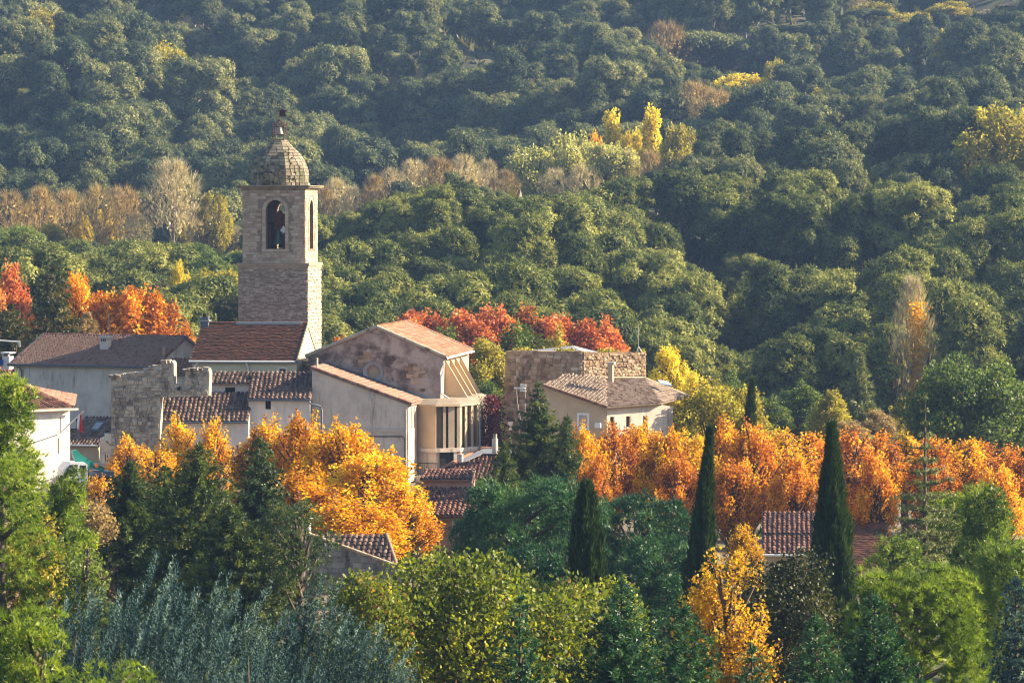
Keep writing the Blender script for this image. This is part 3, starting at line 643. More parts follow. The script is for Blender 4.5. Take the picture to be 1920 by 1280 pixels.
def lantern(px, py, Y, label, s=1.):
    p = at(px, py, Y); r = empty('wall_lantern', p, 0, label, 'lantern')
    def ring(rs, mat, name):
        V = []; F = []
        for z, q in rs:
            for k in range(4): a = PI / 4 + k * PI / 2; V.append((p.x + math.cos(a) * q * s, p.y + math.sin(a) * q * s, p.z + z * s))
        for i in range(len(rs) - 1):
            for k in range(4): F.append((i * 4 + k, i * 4 + (k + 1) % 4, i * 4 + 4 + (k + 1) % 4, i * 4 + 4 + k))
        part(name, V, F, Q[mat], r)
    ring([(.25, .26), (.42, .12), (.5, .03)], 'iron', 'cap'); ring([(-.3, .13), (.24, .22)], 'flagwhite', 'glass'); ring([(-.36, .08), (-.31, .15)], 'iron', 'base')
    pipe(r, [p + Vector((0, 0, -.36)) * s, p + Vector((.2, .3, -.6)) * s, p + Vector((.3, 1.0, -.6)) * s], .03, Q['iron'], 'bracket')
lantern(200.5, 818, 282.5, 'black wall lantern on the corner of the low ochre house', 1.1)
lantern(957, 797, 293, 'black wall lantern on the ochre side of the ruined tower', 1.25)
# ---------------------------------------------------------------- B: white house behind the left pines
P = Plane(131, 764, 262, -42)
h = building('white_house', P, 'sunlit white house with a hipped tile roof behind the left edge pines', 'house')
body(h, P, -20, 131, 766, 930, 7, .1, 'plaster_white', gable=False, holes=[rect(112, 782, 114.5, 812), rect(108, 822, 111, 850)])
wn = window(h, P, 112, 782, 114.5, 812, .2, .05, 'white', 'shutter', bars=False); window(h, P, 108, 822, 111, 850, .2, .05, 'white', 'shutter', bars=False)
E0, E1, A1, A0 = P.pt(-25, 769, -.5), P.pt(139, 763, -.5), P.pt(43, 722, 3.6), P.pt(-60, 728, 3.6)
roof(h, [E0, E1, A1, A0], 'tile', .26, .38, 0, ridge=[(E1, A1), (A0, A1)]); E2 = P.pt(150, 741, 7.5)
roof(h, [E1, E2 + P.n * .4, A1], 'tile', .26, .38, 0)
gutter(h, P, P.sz(-25, 769)[0], P.sz(138, 763)[0], P.sz(131, 767)[1], 'concrete', .09, -.5)
# flag
p0 = P.pt(112, 812, -.1); p1 = at(157, 770, 259.5)
fl = empty('flag', p0, 0, 'French flag hanging limp from a slanted pole on the white house', 'flag')
pipe(fl, [p0, p1], .04, Q['white'], 'pole'); pipe(fl, [p1, p1 + (p1 - p0) * .03], .07, Q['steel'], 'finial')
for nm, mt, a, b in (('blue_stripe', 'flagblue', .62, .70), ('white_stripe', 'flagwhite', .70, .80), ('red_stripe', 'flagred', .80, .92)):
    V = []; F = []; 
    for j in range(7):
        for i in range(5):
            t = a + (b - a) * i / 4; t2 = (t - .62) / .3; q = p0 + (p1 - p0) * (.66 + .26 * t2 * (1 - .12 * j)); V.append(q + Vector((.32 * t2 * (j / 6) ** 1.2 + .05 * math.sin(t * 40 + j * .5), .07 * math.sin(t * 60 + j), -j / 6 * (.55 + .5 * t2) * 1.05)))
    for j in range(6):
        for i in range(4): F.append((j * 5 + i, j * 5 + i + 1, j * 5 + i + 6, j * 5 + i + 5))
    part(nm, V, F, Q[mt], fl, True)
# ---------------------------------------------------------------- truck with crane
P = Plane(150, 905, 256, -20)
t = building('crane_truck', P, 'white truck with a folded green loading crane, half hidden behind the left pines', 'truck')
cab = wall(t, P, [(122, 905), (122, 880), (133, 867), (160, 867), (164, 871), (165, 905)], 2.2, Q['truck'], [[(150, 872), (162, 872), (161, 884), (149, 889)]], name='cab')
wall(cab, P, [(150, 872), (162, 872), (161, 884), (149, 889)], .04, Q['glass'], d=.05, name='side_window'); wall(cab, P, [(131, 871), (146, 871), (144, 888), (124, 888), (124, 881)], .03, Q['glass'], d=-.034, name='quarter_window')
boxp(cab, P, 152, 888.5, 156, 891, -.03, .0, Q['dark'], 'door_handle'); boxp(cab, P, 157.5, 889, 160, 891.5, -.03, .0, Q['dark'], 'vent')
boxp(t, P, 166, 894, 215, 902, .1, 2.1, Q['dark'], 'chassis'); 
for wx in (152, 200):
    s_ = Soup(); c_ = P.pt(wx, 909, 0) - t.location; tube(s_, [c_ - P.n * .05, c_ + P.n * .3], [.5, .5], 16); w_ = link('wheel', s_.mesh('wheel'), Q['rubber'], t); s_ = Soup(); tube(s_, [c_ - P.n * .09, c_ - P.n * .052], [.22, .24], 10); link('rim', s_.mesh('rim'), Q['steel'], w_)
V, F = slabpoly([P.pt(x, y, .7) for x, y in [(136, 845), (145, 843), (150, 850), (162, 858), (197, 877), (195, 884), (158, 872), (144, 866), (138, 856)]], P.n * .5); bm_ = part('crane_boom', V, F, Q['green'], t)
boxp(t, P, 160, 868, 168, 896, .6, 1.3, Q['green'], 'crane_column'); boxp(bm_, P, 176, 868, 198, 873, .55, .68, Q['steel'], 'hydraulic_ram'); boxp(t, P, 179, 870, 184, 876, .4, .54, Q['orange'], 'warning_lamp'); boxp(t, P, 168, 882, 173, 893, .3, .55, Q['orange'], 'warning_panel')
boxp(t, P, 168, 884, 214, 894, .1, 2.1, Q['lead'], 'flatbed')
# ---------------------------------------------------------------- D: ruined wall
P = Plane(208, 705, 276, 6)
OUT = [(208, 705), (236, 703), (262, 699), (283, 694), (297, 684), (306, 678), (322, 676), (326, 681), (326, 722), (338, 724), (346, 720), (348, 693), (356, 691), (374, 692), (390, 690), (393, 700), (391, 742), (300, 745), (300, 880), (209, 880)]
h = building('ruined_wall', P, 'ruined grey stone wall with a stepped, broken top and a gap in it', 'wall')
wall(h, P, OUT, 1.1, Q['stone_grey'], [[(329, 722.5 + 1), (335, 724), (336, 731), (330, 732)]] if False else (), name='wall_core')
O2 = [P.sz(x, y) for x, y in OUT]
masonry(h, P, O2[0][0], P.sz(393, 700)[0], O2[-1][1], P.sz(322, 676)[1] + .1, .26, .42, 'stone_grey', lambda s, z: inpoly((s, z), O2), .07, 300, 'stone', seed=4, irregular=.5, joint=.035)
r_ = random.Random(3); 
for (xa, ya), (xb, yb) in [((208, 705), (262, 699)), ((262, 699), (297, 684)), ((306, 678), (322, 676)), ((348, 693), (390, 690)), ((326, 722), (346, 722))]:
    m_ = max(2, int((xb - xa) / 8))
    for i in range(m_):
        u_ = (i + .5) / m_; q = P.pt(xa + (xb - xa) * u_, ya + (yb - ya) * u_, .1 + r_.random() * .5) - h.location
        o = link('coping_stone', blk('stone_grey', r_.randrange(8), 'coping_stone'), None, h); o.location = q + Vector((0, 0, -.02)); o.scale = (.36 + .2 * r_.random(), .5, .16 + .14 * r_.random()); o.rotation_euler = (0, r_.uniform(-.2, .2), r_.uniform(-.3, .3))
for (x, y, w_) in [(335, 728, 3.2), (361, 737, 1.6), (364, 701, 1.2)]:
    boxp(h, P, x - w_, y - w_, x + w_, y + w_, -.09, -.02, Q['dark'], 'hole')
# little red roof and flue behind the gap
P = Plane(326, 690, 290, 4)
h = building('small_annex', P, 'tiny annex with bright red tiles showing through the gap of the ruined wall', 'shed')
body(h, P, 298, 360, 702, 760, 3, .9, 'plaster', gable=False); roof(h, [P.pt(296, 703, -.3), P.pt(360, 703, -.3), P.pt(360, 672, 3), P.pt(322, 672, 3)], 'tile_red', .24, .32, 60)
# ---------------------------------------------------------------- F, G, H: white houses with canal tile roofs
P = Plane(300, 789, 277, 1.5)
h = building('canal_roof_house', P, 'low white house with a dark canal-tile roof and red verge, right of the ruined wall', 'house')
_, (s0, s1, zt, zb) = body(h, P, 299, 466, 790, 880, 4, 1.75, 'plaster_white', gable=False)
E0, E1, R1, R0 = P.w(s0 - .1, zt, -.35), P.w(s1, zt, -.35), P.w(s1, zt + 1.9, 4), P.w(s0 - .1, zt + 1.9, 4)
roof(h, [E0, E1, R1, R0], 'tile_dark', .33, .46, 300, ridge=[]); pipe(h, [E0 + Vector((0, 0, .08)), R0 + Vector((0, 0, .08))], .09, Q['tile_red'], 'verge_tiles'); gutter(h, P, s0, s1, zt - .04, 'lead')
P = Plane(393, 718, 281.2, 1.5)
h = building('attic_house', P, 'narrow white house with one square dark window above the canal-tile roof', 'house')
_, (s0, s1, zt, zb) = body(h, P, 392, 470, 719, 800, 3.2, .62, 'plaster_white', gable=False, holes=[rect(422, 726, 441, 741)])
window(h, P, 422, 726, 441, 741, .25, .05, 'wood', 'dark', False); roof(h, [P.w(s0, zt, -.25), P.w(s1, zt, -.25), P.w(s1, zt + .72, 3.2), P.w(s0, zt + .72, 3.2)], 'tile_dark', .34, .46, 120)
P = Plane(466, 748, 278.6, 1)
h = building('white_house', P, 'white house with a tiny barred window and dark streaks, under the belfry house', 'house')
_, (s0, s1, zt, zb) = body(h, P, 466, 581, 748, 880, 4.2, 1.62, 'plaster_white', gable=False, holes=[rect(497.5, 750, 508, 767)])
window(h, P, 497.5, 750, 508, 767, .2, .04, 'wood', 'dark', True); roof(h, [P.w(s0 - .1, zt, -.35), P.w(s1 + .1, zt, -.35), P.w(s1 + .1, zt + 1.78, 4.2), P.w(s0 - .1, zt + 1.78, 4.2)], 'tile_dark', .34, .46, 200)
gutter(h, P, s0, s1 + .1, zt - .05, 'lead'); pipe(h, [P.w(s1 - .1, zt - .05, -.42), P.w(s1 + .1, zt - .35, -.3), P.w(s1 + .8, zt - .5, -.3), P.w(s1 + .9, zt - .8, -.3), P.w(s1 + .9, zb, -.3)], .07, Q['lead'], 'downpipe')
# ---------------------------------------------------------------- I: house in front of the belfry
P = Plane(360, 674, 288, 7)
h = building('belfry_house', P, 'pale yellow house with a big brown roof against the foot of the bell tower', 'house')
_, (s0, s1, zt, zb) = body(h, P, 361, 556, 675, 790, 9, 2.55, 'plaster_yellow', holes=[rect(524, 690, 537, 702)])
window(h, P, 524, 690, 537, 702, .18, .06, 'white', 'glass', False, surround=.09)
D_ = 4.5; e = .4; rr = 2.55 / D_; E0, E1 = P.w(s0 - .2, zt - e * rr + .1, -e), P.w(s1 + .05, zt - e * rr + .1, -e); R0, R1 = P.w(s0 - .2, zt + 2.65, D_), P.w(s1 + .05, zt + 2.65, D_)
roof(h, [E0, E1, R1, R0], 'tile_brown', .26, .20, 0, flatt=True, ridge=[(R0, R1)]); roof(h, [P.w(s1 + .05, zt - .1, 9.2), P.w(s0 - .2, zt - .1, 9.2), R0, R1], 'tile_brown', .26, .30, 0, flatt=True)
gutter(h, P, s0 - .2, s1, zt - .08, 'white', .08); s_ = P.sz(463, 700)[0]; pipe(h, [P.w(s_, zt - .15, -.4), P.w(s_ + .1, zt - .5, -.12), P.w(s_ + .1, zb, -.12)], .07, Q['white'], 'downpipe'); pipe(h, [P.w(s0 + .5, zt - .15, -.4), P.w(s0 + .15, zt - .5, -.12), P.w(s0 + .15, zb, -.12)], .06, Q['white'], 'downpipe')
for i in range(13):   # verge tiles, sunlit look painted in with the pale plaster colour
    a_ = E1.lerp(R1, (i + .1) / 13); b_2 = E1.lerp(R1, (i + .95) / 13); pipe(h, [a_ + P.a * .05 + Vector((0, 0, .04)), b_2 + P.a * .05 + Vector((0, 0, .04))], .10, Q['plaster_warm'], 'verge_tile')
boxp(h, P, 443, 603.5, 566, 608.5, D_ - .2, D_ + .3, Q['zinc'], 'ridge_flashing')
c = boxp(h, P, 376, 594, 390, 614, 3.9, 4.5, Q['lead'], 'chimney'); boxp(c, P, 374, 600, 392, 602.5, 3.8, 4.6, Q['zinc'], 'cap'); boxp(c, P, 380, 588, 387, 593.8, 4.0, 4.4, Q['iron'], 'pot')
# ---------------------------------------------------------------- J: bell tower
TH = 8.0; P = Plane(515, 600, 296.5, TH)
h = building('bell_tower', P, 'square stone bell tower with an arched belfry and a faceted stone dome', 'tower')
sL, zb = P.sz(447, 700); sR, _ = P.sz(577, 700); zl0 = P.sz(447, 502)[1]; zl1 = P.sz(447, 493)[1]; zc0 = P.sz(455, 357)[1]; zc1 = P.sz(455, 349)[1]; WD = sR - sL
def prism4(a0, a1, d0, d1, z0, z1, mat, name, root=h, P=P):
    V, F = slabpoly([P.w(a0, z0, d0), P.w(a1, z0, d0), P.w(a1, z0, d1), P.w(a0, z0, d1)], Vector((0, 0, z1 - z0))); return part(name, V, F, Q[mat], root)
lower = prism4(sL, sR, 0, WD, zb - 8, zl0, 'mortar', 'lower_stage')
PR = Plane(515, 600, 296.5, TH); PR.t = P.t - PI / 2; PR.p0 = P.w(sR, 0, 0); PR.a = P.n.copy(); PR.n = -P.a            # right-hand face
masonry(lower, P, sL, sR, zb - 1, zl0, .21, .34, 'stone_rubble', proud=.022, cap=300, name='rubble_stone', seed=11, irregular=.8, joint=.03)
masonry(lower, PR, 0, WD, zb - 1, zl0, .26, .40, 'stone_rubble', proud=.035, cap=0, seed=12, irregular=.5, joint=.03)
prism4(sL - .06, sR + .06, -.06, WD + .06, zl0, zl0 + .16, 'stone', 'ledge'); prism4(sL - .13, sR + .13, -.13, WD + .13, zl0 + .16, zl1, 'stone', 'ledge')
i_ = .24; a0, a1, d0, d1 = sL + i_ + .06, sR - i_, i_, WD - i_
UP = Plane(515, 600, 296.5, TH); UP.p0 = P.w(0, 0, d0); UP.p0.z = P.p0.z
def arch(s0, s1, z0, z1, n=10, w=None):
    """pointed-round opening outline in (s, z)"""
    r = (s1 - s0) / 2; zc = z1 - r * 1.05; pts = [(s0, z0), (s1, z0)]
    return pts + [((s0 + s1) / 2 + math.cos(PI * k / n) * r, zc + math.sin(PI * k / n) * r * 1.05) for k in range(n + 1)]
so0, so1 = UP.sz(498, 400)[0], UP.sz(534.5, 400)[0]; zo0, zo1 = UP.sz(515, 467)[1], UP.sz(515, 375)[1]
AR = arch(so0, so1, zo0, zo1); TW = .75
def archwall(PL, A0, A1, outl, name, thick=TW):
    V, F = slabpoly([PL.w(A0, zl1), PL.w(A1, zl1), PL.w(A1, zc0), PL.w(A0, zc0)], PL.n * thick, [[PL.w(s, z) for s, z in outl]]); return part(name, V, F, Q['mortar'], h)
fw = archwall(UP, a0, a1, AR, 'belfry_wall'); BP = Plane(515, 600, 300, TH); BP.p0 = P.w(0, 0, d1 - TW); archwall(BP, a0, a1, AR, 'belfry_wall')
RP = Plane(0, 0, 300, TH); RP.t = P.t - PI / 2; RP.a = P.n.copy(); RP.n = -P.a; RP.p0 = P.w(a1, 0, 0)
hw = (so1 - so0) / 2; cm_ = (d0 + d1) / 2; AR2 = arch(cm_ - hw, cm_ + hw, zo0, zo1)
rw = archwall(RP, d0 + TW, d1 - TW, AR2, 'belfry_wall'); LP = Plane(0, 0, 300, TH); LP.a = P.n.copy(); LP.n = -P.a; LP.p0 = P.w(a0 + TW, 0, 0); archwall(LP, d0 + TW, d1 - TW, AR2, 'belfry_wall')
oo = [((so0 + so1) / 2 + (s - (so0 + so1) / 2) * 1.42, z + (.3 if z > zo0 + .1 else -.05)) for s, z in AR]
masonry(fw, UP, a0, a1, zl1, zc0, .20, .44, 'stone', lambda s, z: not inpoly((s, z), oo), .022, 260, seed=21, joint=.022)
o2 = [(cm_ + (s - cm_) * 1.42, z + (.3 if z > zo0 + .1 else -.05)) for s, z in AR2]
masonry(rw, RP, d0, d1, zl1, zc0, .25, .55, 'stone', lambda s, z: not inpoly((s, z), o2), .02, 110, seed=22, joint=.02)
def voussoirs(parent, PL, outl, proud=.03, wdt=.26):
    cs = sum(p[0] for p in outl[:2]) / 2; arcp = outl[2:]; zc = arcp[0][1]; r0 = arcp[0][0] - cs
    segs = []
    m_ = 5
    for sg in (1, -1):
        for k in range(m_ * 2):
            za = outl[0][1] + (zc - outl[0][1]) * k / (m_ * 2); zb_ = outl[0][1] + (zc - outl[0][1]) * (k + .94) / (m_ * 2); segs.append([(cs + sg * r0, za), (cs + sg * (r0 + wdt), za), (cs + sg * (r0 + wdt), zb_), (cs + sg * r0, zb_)])
    n_ = 9
    for k in range(n_):
        A_, B_ = PI * k / n_, PI * (k + .94) / n_; segs.append([(cs + math.cos(A_) * r0, zc + math.sin(A_) * r0 * 1.05), (cs + math.cos(A_) * (r0 + wdt), zc + math.sin(A_) * (r0 + wdt) * 1.05), (cs + math.cos(B_) * (r0 + wdt), zc + math.sin(B_) * (r0 + wdt) * 1.05), (cs + math.cos(B_) * r0, zc + math.sin(B_) * r0 * 1.05)])
    for sg in segs:
        V, F = slabpoly([PL.w(s, z, -proud) for s, z in sg], PL.n * (proud + .002)); part('arch_stone', V, F, Q['stone'], parent)
voussoirs(fw, UP, AR); voussoirs(rw, RP, AR2)
V, F = slabpoly([UP.w(so0 - .3, zo0 - .2, -.06), UP.w(so1 + .3, zo0 - .2, -.06), UP.w(so1 + .3, zo0, -.06), UP.w(so0 - .3, zo0, -.06)], UP.n * .5); part('sill', V, F, Q['stone'], fw)
prism4(a0 + .1, a1 - .1, d0 + .1, d1 - .1, zo0 - .3, zo0 - .05, 'wood', 'floor')
prism4(a0 + .1, a1 - .1, d0 + .1, d1 - .1, zc0 - .25, zc0 - .02, 'stone', 'ceiling')
for k, (o_, z0_, z1_) in enumerate([(.06, 0, .12), (.18, .12, .2), (.34, .2, .3), (.46, .3, .38)]): prism4(a0 - o_, a1 + o_, d0 - o_, d1 + o_, zc0 + z0_, zc0 + z1_, 'stone_dome', 'cornice')
zt_ = zc0 + .38
# bells and frame inside
cx_ = (a0 + a1) / 2; 
def bell(parent, s, d, z, R, H, mat='bronze', name='bell', P=P, root=h):
    prof = [(0, .32), (.1, .45), (.3, .5), (.6, .62), (.85, .85), (1, 1)]; V = []; F = []; n = 14
    for t_, q in prof:
        for k in range(n): a = 2 * PI * k / n; c = P.w(s, 0, d); V.append((c.x + math.cos(a) * R * q, c.y + math.sin(a) * R * q, z - t_ * H))
    for i in range(len(prof) - 1):
        for k in range(n): F.append((i * n + k, i * n + (k + 1) % n, i * n + n + (k + 1) % n, i * n + n + k))
    F.append(tuple(range(n))); return part(name, V, F, Q[mat], parent, True)
bc = empty('large_bell', P.w(cx_, zo0, WD / 2) , 0, 'large green bronze bell hanging in the belfry arch', 'bell')
sB = so0 + (so1 - so0) * .48; zB = zo0 + (zo1 - zo0) * .40
bell(bc, sB, 1.6, zB, .50, 1.15, root=bc)
V, F = slabpoly([P.w(sB - .3, zB, 1.4), P.w(sB + .3, zB, 1.4), P.w(sB + .32, zB + 1.0, 1.4), P.w(sB + .55, zB + 1.05, 1.4), P.w(sB + .1, zB + 1.5, 1.4), P.w(sB - .3, zB + 1.15, 1.4)], P.n * .4); part('headstock', V, F, Q['wood'], bc)
pipe(bc, [P.w(sB - .9, zB + .45, 1.6), P.w(sB + .9, zB + .45, 1.6)], .06, Q['iron'], 'axle')
bell(bc, sB + .1, 2.9, zo0 + 1.0, .42, .9, root=bc, name='rear_bell')
prism4(so1 - .35, so1 - .12, 1.1, 3.4, zo0, zo0 + (zo1 - zo0) * .66, 'wood', 'bell_frame'); prism4(so0 + .05, so0 + .22, 1.1, 3.4, zo0, zo0 + (zo1 - zo0) * .5, 'wood', 'bell_frame')
prism4(so1 - .9, so1 - .12, 3.0, 3.4, zo0 + 1.9, zo0 + (zo1 - zo0) * .72, 'wood', 'bell_frame')
V, F = slabpoly([P.w(so1 - .55, zB - .1, 1.0), P.w(so1 - .25, zB - .3, 1.0), P.w(so1 - .05, zB + .05, 1.0), P.w(so1 - .3, zB + .3, 1.0)], P.n * .05); part('notice', V, F, Q['white'], bc)
# dome: octagonal, courses of blocks
cD = P.w((sL + sR) / 2, 0, WD / 2); cD.z = 0; prof = [(0, 2.40), (.22, 2.40), (.24, 2.30), (.9, 2.32), (1.4, 2.24), (1.9, 2.05), (2.35, 1.78), (2.75, 1.43), (3.1, 1.06), (3.4, .76), (3.62, .62)]
zs = [p[0] for p in prof]; rs = [p[1] for p in prof]
def domep(z, ang, rr_=0.): 
    k = float(np.interp(z, zs, rs)) + rr_; return Vector((cD.x + math.cos(ang) * k, cD.y + math.sin(ang) * k, zt_ + z * .98))
base = -PI / 2 - P.t - PI / 8; dm = None; V = []; F = []
NZ = 13
for i in range(NZ + 1):
    for k in range(8): V.append(domep(3.62 * i / NZ, base + k * PI / 4, -.06) )
for i in range(NZ):
    for k in range(8): F.append((i * 8 + k, i * 8 + (k + 1) % 8, i * 8 + 8 + (k + 1) % 8, i * 8 + 8 + k))
F.append(tuple(range(NZ * 8, NZ * 8 + 8))); dm = part('dome', V, F, Q['mortar'], h)
r_ = random.Random(9); cz = [0, .24, .5, .78, 1.05, 1.32, 1.6, 1.85, 2.1, 2.35, 2.6, 2.84, 3.06, 3.28, 3.46, 3.62]
for fc in (7, 0, 1, 2):   # faces turned to the viewer; left, front, right-front, right
    for ci_ in range(len(cz) - 1):
        z0_, z1_ = cz[ci_] + .008, cz[ci_ + 1] - .012; wd_ = float(np.interp(z0_, zs, rs)) * .765; nb = max(1, round(wd_ / .48)); cut = sorted([0] + [min(.97, max(.03, (j + r_.uniform(-.22, .22)) / nb)) for j in range(1, nb)] + [1])
        for j in range(nb):
            u0_, u1_ = cut[j] + .012, cut[j + 1] - .012; pr = r_.uniform(.0, .022); A_, B_ = base + fc * PI / 4, base + (fc + 1) * PI / 4
            fpt = lambda u, z, o: domep(z, A_, o).lerp(domep(z, B_, o), u)
            Vb = [fpt(u0_, z0_, -.08), fpt(u1_, z0_, -.08), fpt(u1_, z1_, -.08), fpt(u0_, z1_, -.08), fpt(u0_ + .015, z0_ + .01, pr), fpt(u1_ - .015, z0_ + .01, pr), fpt(u1_ - .015, z1_ - .01, pr), fpt(u0_ + .015, z1_ - .01, pr)]
            part('dome_block', Vb, [(4, 5, 6, 7), (0, 1, 5, 4), (1, 2, 6, 5), (2, 3, 7, 6), (3, 0, 4, 7)], Q['stone_dome'], dm)
ck = empty('tower_clock', domep(1.0, base + PI / 8), 0, 'plain clock on the dome: dark hands and numerals set straight into the stone', 'clock')
CP = Plane(513, 325, 290, TH); fcen = (domep(.98, base).lerp(domep(.98, base + PI / 4), .5)); CP.p0 = fcen - P.n * .05; s_c = -.10
hd = [((-.62, .22), (.05, -.02)), ((-.02, .06), (.62, -.42))]
def bar(parent, a, b, w_, mat, name, d=-.06):
    a = Vector((a[0], 0, a[1])); b = Vector((b[0], 0, b[1])); t_ = (b - a).normalized(); n_ = Vector((-t_.z, 0, t_.x)) * w_ / 2
    pts = [a - n_, b - n_ * .5, b + n_ * .5, a + n_]; V, F = slabpoly([CP.w(q.x + s_c, fcen.z + q.z, d) for q in pts], CP.n * .03); return part(name, V, F, Q[mat], parent)
bar(ck, (-.62, .15), (.12, -.06), .08, 'iron', 'hour_hand', -.10); bar(ck, (-.18, .14), (.55, -.42), .08, 'iron', 'minute_hand', -.14)
NUM = ['XII', 'I', 'II', 'III', 'IV', 'V', 'VI', 'VII', 'VIII', 'IX', 'X', 'XI']
for i, tx in enumerate(NUM):
    a = PI / 2 - i * PI / 6; x = math.cos(a) * .80; z = math.sin(a) * .72; nm_ = None; V = []; F = []
    def st(x0, z0, x1, z1, w_=.035):
        a_ = Vector((x0, 0, z0)); b_3 = Vector((x1, 0, z1)); t_ = (b_3 - a_).normalized(); n_ = Vector((-t_.z, 0, t_.x)) * w_ / 2
        v, f = slabpoly([CP.w(q.x + s_c, fcen.z + q.z, -.06 if z < .5 else .06) for q in (a_ - n_, b_3 - n_, b_3 + n_, a_ + n_)], CP.n * .03); k_ = len(V); V.extend(v); F.extend([tuple(i2 + k_ for i2 in q) for q in f])
    sz_ = .19 if i in (0, 3, 6, 9) else .12; wch = {'I': .05, 'V': .10, 'X': .10}; tot = sum(wch[c] for c in tx) * sz_ / .14; cx = x - tot / 2
    for c in tx:
        w_ = wch[c] * sz_ / .14; m_ = cx + w_ / 2; k = w_ * .38
        if c == 'I': st(m_, z - sz_ / 2, m_, z + sz_ / 2)
        elif c == 'V': st(m_ - k, z + sz_ / 2, m_, z - sz_ / 2); st(m_, z - sz_ / 2, m_ + k, z + sz_ / 2)
        else: st(m_ - k, z + sz_ / 2, m_ + k, z - sz_ / 2); st(m_ - k, z - sz_ / 2, m_ + k, z + sz_ / 2)
        cx += w_
    part('numeral', V, F, Q['iron'], ck)
for (u_, z_) in [(.5, 2.2), (.35, 1.75), (.3, 2.0)] + [(.15 + .5 * r_.random(), .3 + 2.6 * r_.random()) for _ in range(9)]:   # putlog holes on the lit faces
    q = domep(z_, base + PI / 4).lerp(domep(z_, base + PI / 2), u_); o = link('putlog_hole', blk('dark', 0, 'putlog_hole') if 'dark' in Q else None, None, dm); o.location = q - h.location; o.scale = (.09, .08, .09); o.rotation_euler = (0, 0, -P.t + PI / 4)
# iron bell cage
zT = zt_ + 3.62 * .98; cg = empty('bell_cage', Vector((cD.x, cD.y, zT)), 0, 'wrought iron cage with a small bell on top of the dome', 'bell cage')
hs = .43
def cpt(x, y, z): q = Vector((cD.x, cD.y, zT + z)) + P.a * x + P.n * y; return q
for sx in (-1, 1):
    for sy in (-1, 1):
        pipe(cg, [cpt(sx * hs, sy * hs, -.05), cpt(sx * hs, sy * hs, 1.12)], .035, Q['rust'], 'post'); pipe(cg, [cpt(sx * hs, sy * hs, 1.12), cpt(sx * hs * 1.12, sy * hs, 1.22), cpt(sx * hs, sy * hs, 1.34)], .04, Q['rust'], 'finial')
for z_ in (.04, .42, 1.05):
    for sy in (-1, 1):
        pipe(cg, [cpt(-hs, sy * hs, z_), cpt(hs, sy * hs, z_)], .028, Q['rust'], 'rail'); pipe(cg, [cpt(sy * hs, -hs, z_), cpt(sy * hs, hs, z_)], .028, Q['rust'], 'rail')
for sx in (-1, 1): pipe(cg, [cpt(sx * hs, 0, 1.05), cpt(sx * .25, 0, 1.2), cpt(sx * .12, 0, 1.45), cpt(0, 0, 1.5)], .03, Q['rust'], 'scroll')
for i in range(6): a = i * PI / 3; pipe(cg, [cpt(.02, 0, 1.15), cpt(.18 * math.cos(a), .18 * math.sin(a), 1.35), cpt(.1 * math.cos(a), .1 * math.sin(a), 1.58)], .02, Q['rust'], 'leaf')
prof = None
V = []; F = []; n = 14; pf = [(0, .08), (.08, .17), (.3, .20), (.5, .27), (.62, .36)]
for t_, q in pf:
    for k in range(n): a = 2 * PI * k / n; V.append((cD.x + math.cos(a) * q, cD.y + math.sin(a) * q, zT + 1.05 - t_))
for i in range(len(pf) - 1):
    for k in range(n): F.append((i * n + k, i * n + (k + 1) % n, i * n + n + (k + 1) % n, i * n + n + k))
F.append(tuple(range(n))); bb = part('bell', V, F, flat('worn_bronze', (.30, .24, .17), .4, .5), cg, True)
vn = empty('weathervane', cpt(0, 0, 1.5), 0, 'dark red iron weathervane with a swallow-tailed flag and small cross', 'weathervane')
pipe(vn, [cpt(0, 0, 1.45), cpt(0, 0, 2.75)], .025, Q['rust'], 'rod')
V, F = slabpoly([cpt(.02, 0, 1.85), cpt(.60, 0, 1.83), cpt(.42, 0, 2.08), cpt(.62, 0, 2.30), cpt(.02, 0, 2.34)], P.n * .02); part('flag_plate', V, F, flat('dark_red_plate', (.06, .015, .02), .6), vn)
pipe(vn, [cpt(-.14, 0, 2.55), cpt(.14, 0, 2.55)], .045, flat('gilded', (.6, .5, .35), .4, .3), 'cross_arm'); pipe(vn, [cpt(0, 0, 2.42), cpt(0, 0, 2.82)], .04, Q['rust'], 'cross_post')

# ---------------------------------------------------------------- K: church
TH = 7.5; PA = Plane(583, 700, 280, TH)
ch_ = building('church', PA, 'church with a flaking gable, round window and lean-to aisle beside the bell tower', 'church')
DA = 6.4
an = wall(ch_, PA, [(585, 690), (766, 756), (766, 905), (585, 905)], DA - .05, Q['plaster'], name='aisle_wall')
# mono-pitch aisle roof sloping down to the right
A0, A1 = PA.pt(583, 688.5, -.15), PA.pt(772, 757.5, -.15); up = Vector((0, 0, 0))
roof(ch_, [A1 + PA.n * 0, A1 + PA.n * DA, A0 + PA.n * DA, A0], 'tile', .28, .42, 0, thick=.16)
for i in range(22): a_ = A0.lerp(A1, (i + .05) / 22); b_2 = A0.lerp(A1, (i + .98) / 22); pipe(ch_, [a_ + Vector((0, 0, .03)), b_2 + Vector((0, 0, .03))], .11, Q['tile'], 'verge_tile')
V, F = slabpoly([A0 + PA.n * (DA - .5) + Vector((0, 0, .12)), A1 + PA.n * (DA - .5) + Vector((0, 0, .12)), A1 + PA.n * (DA - .05) + Vector((0, 0, .14)), A0 + PA.n * (DA - .05) + Vector((0, 0, .14))], Vector((0, 0, .03))); part('flashing', V, F, Q['lead'], ch_)
PN = Plane(700, 700, 280, TH); PN.p0 = PA.p0 + PA.n * DA
def circ(cx, cy, r, n=20): return [(cx + math.cos(2 * PI * k / n) * r, cy + math.sin(2 * PI * k / n) * r) for k in range(n)]
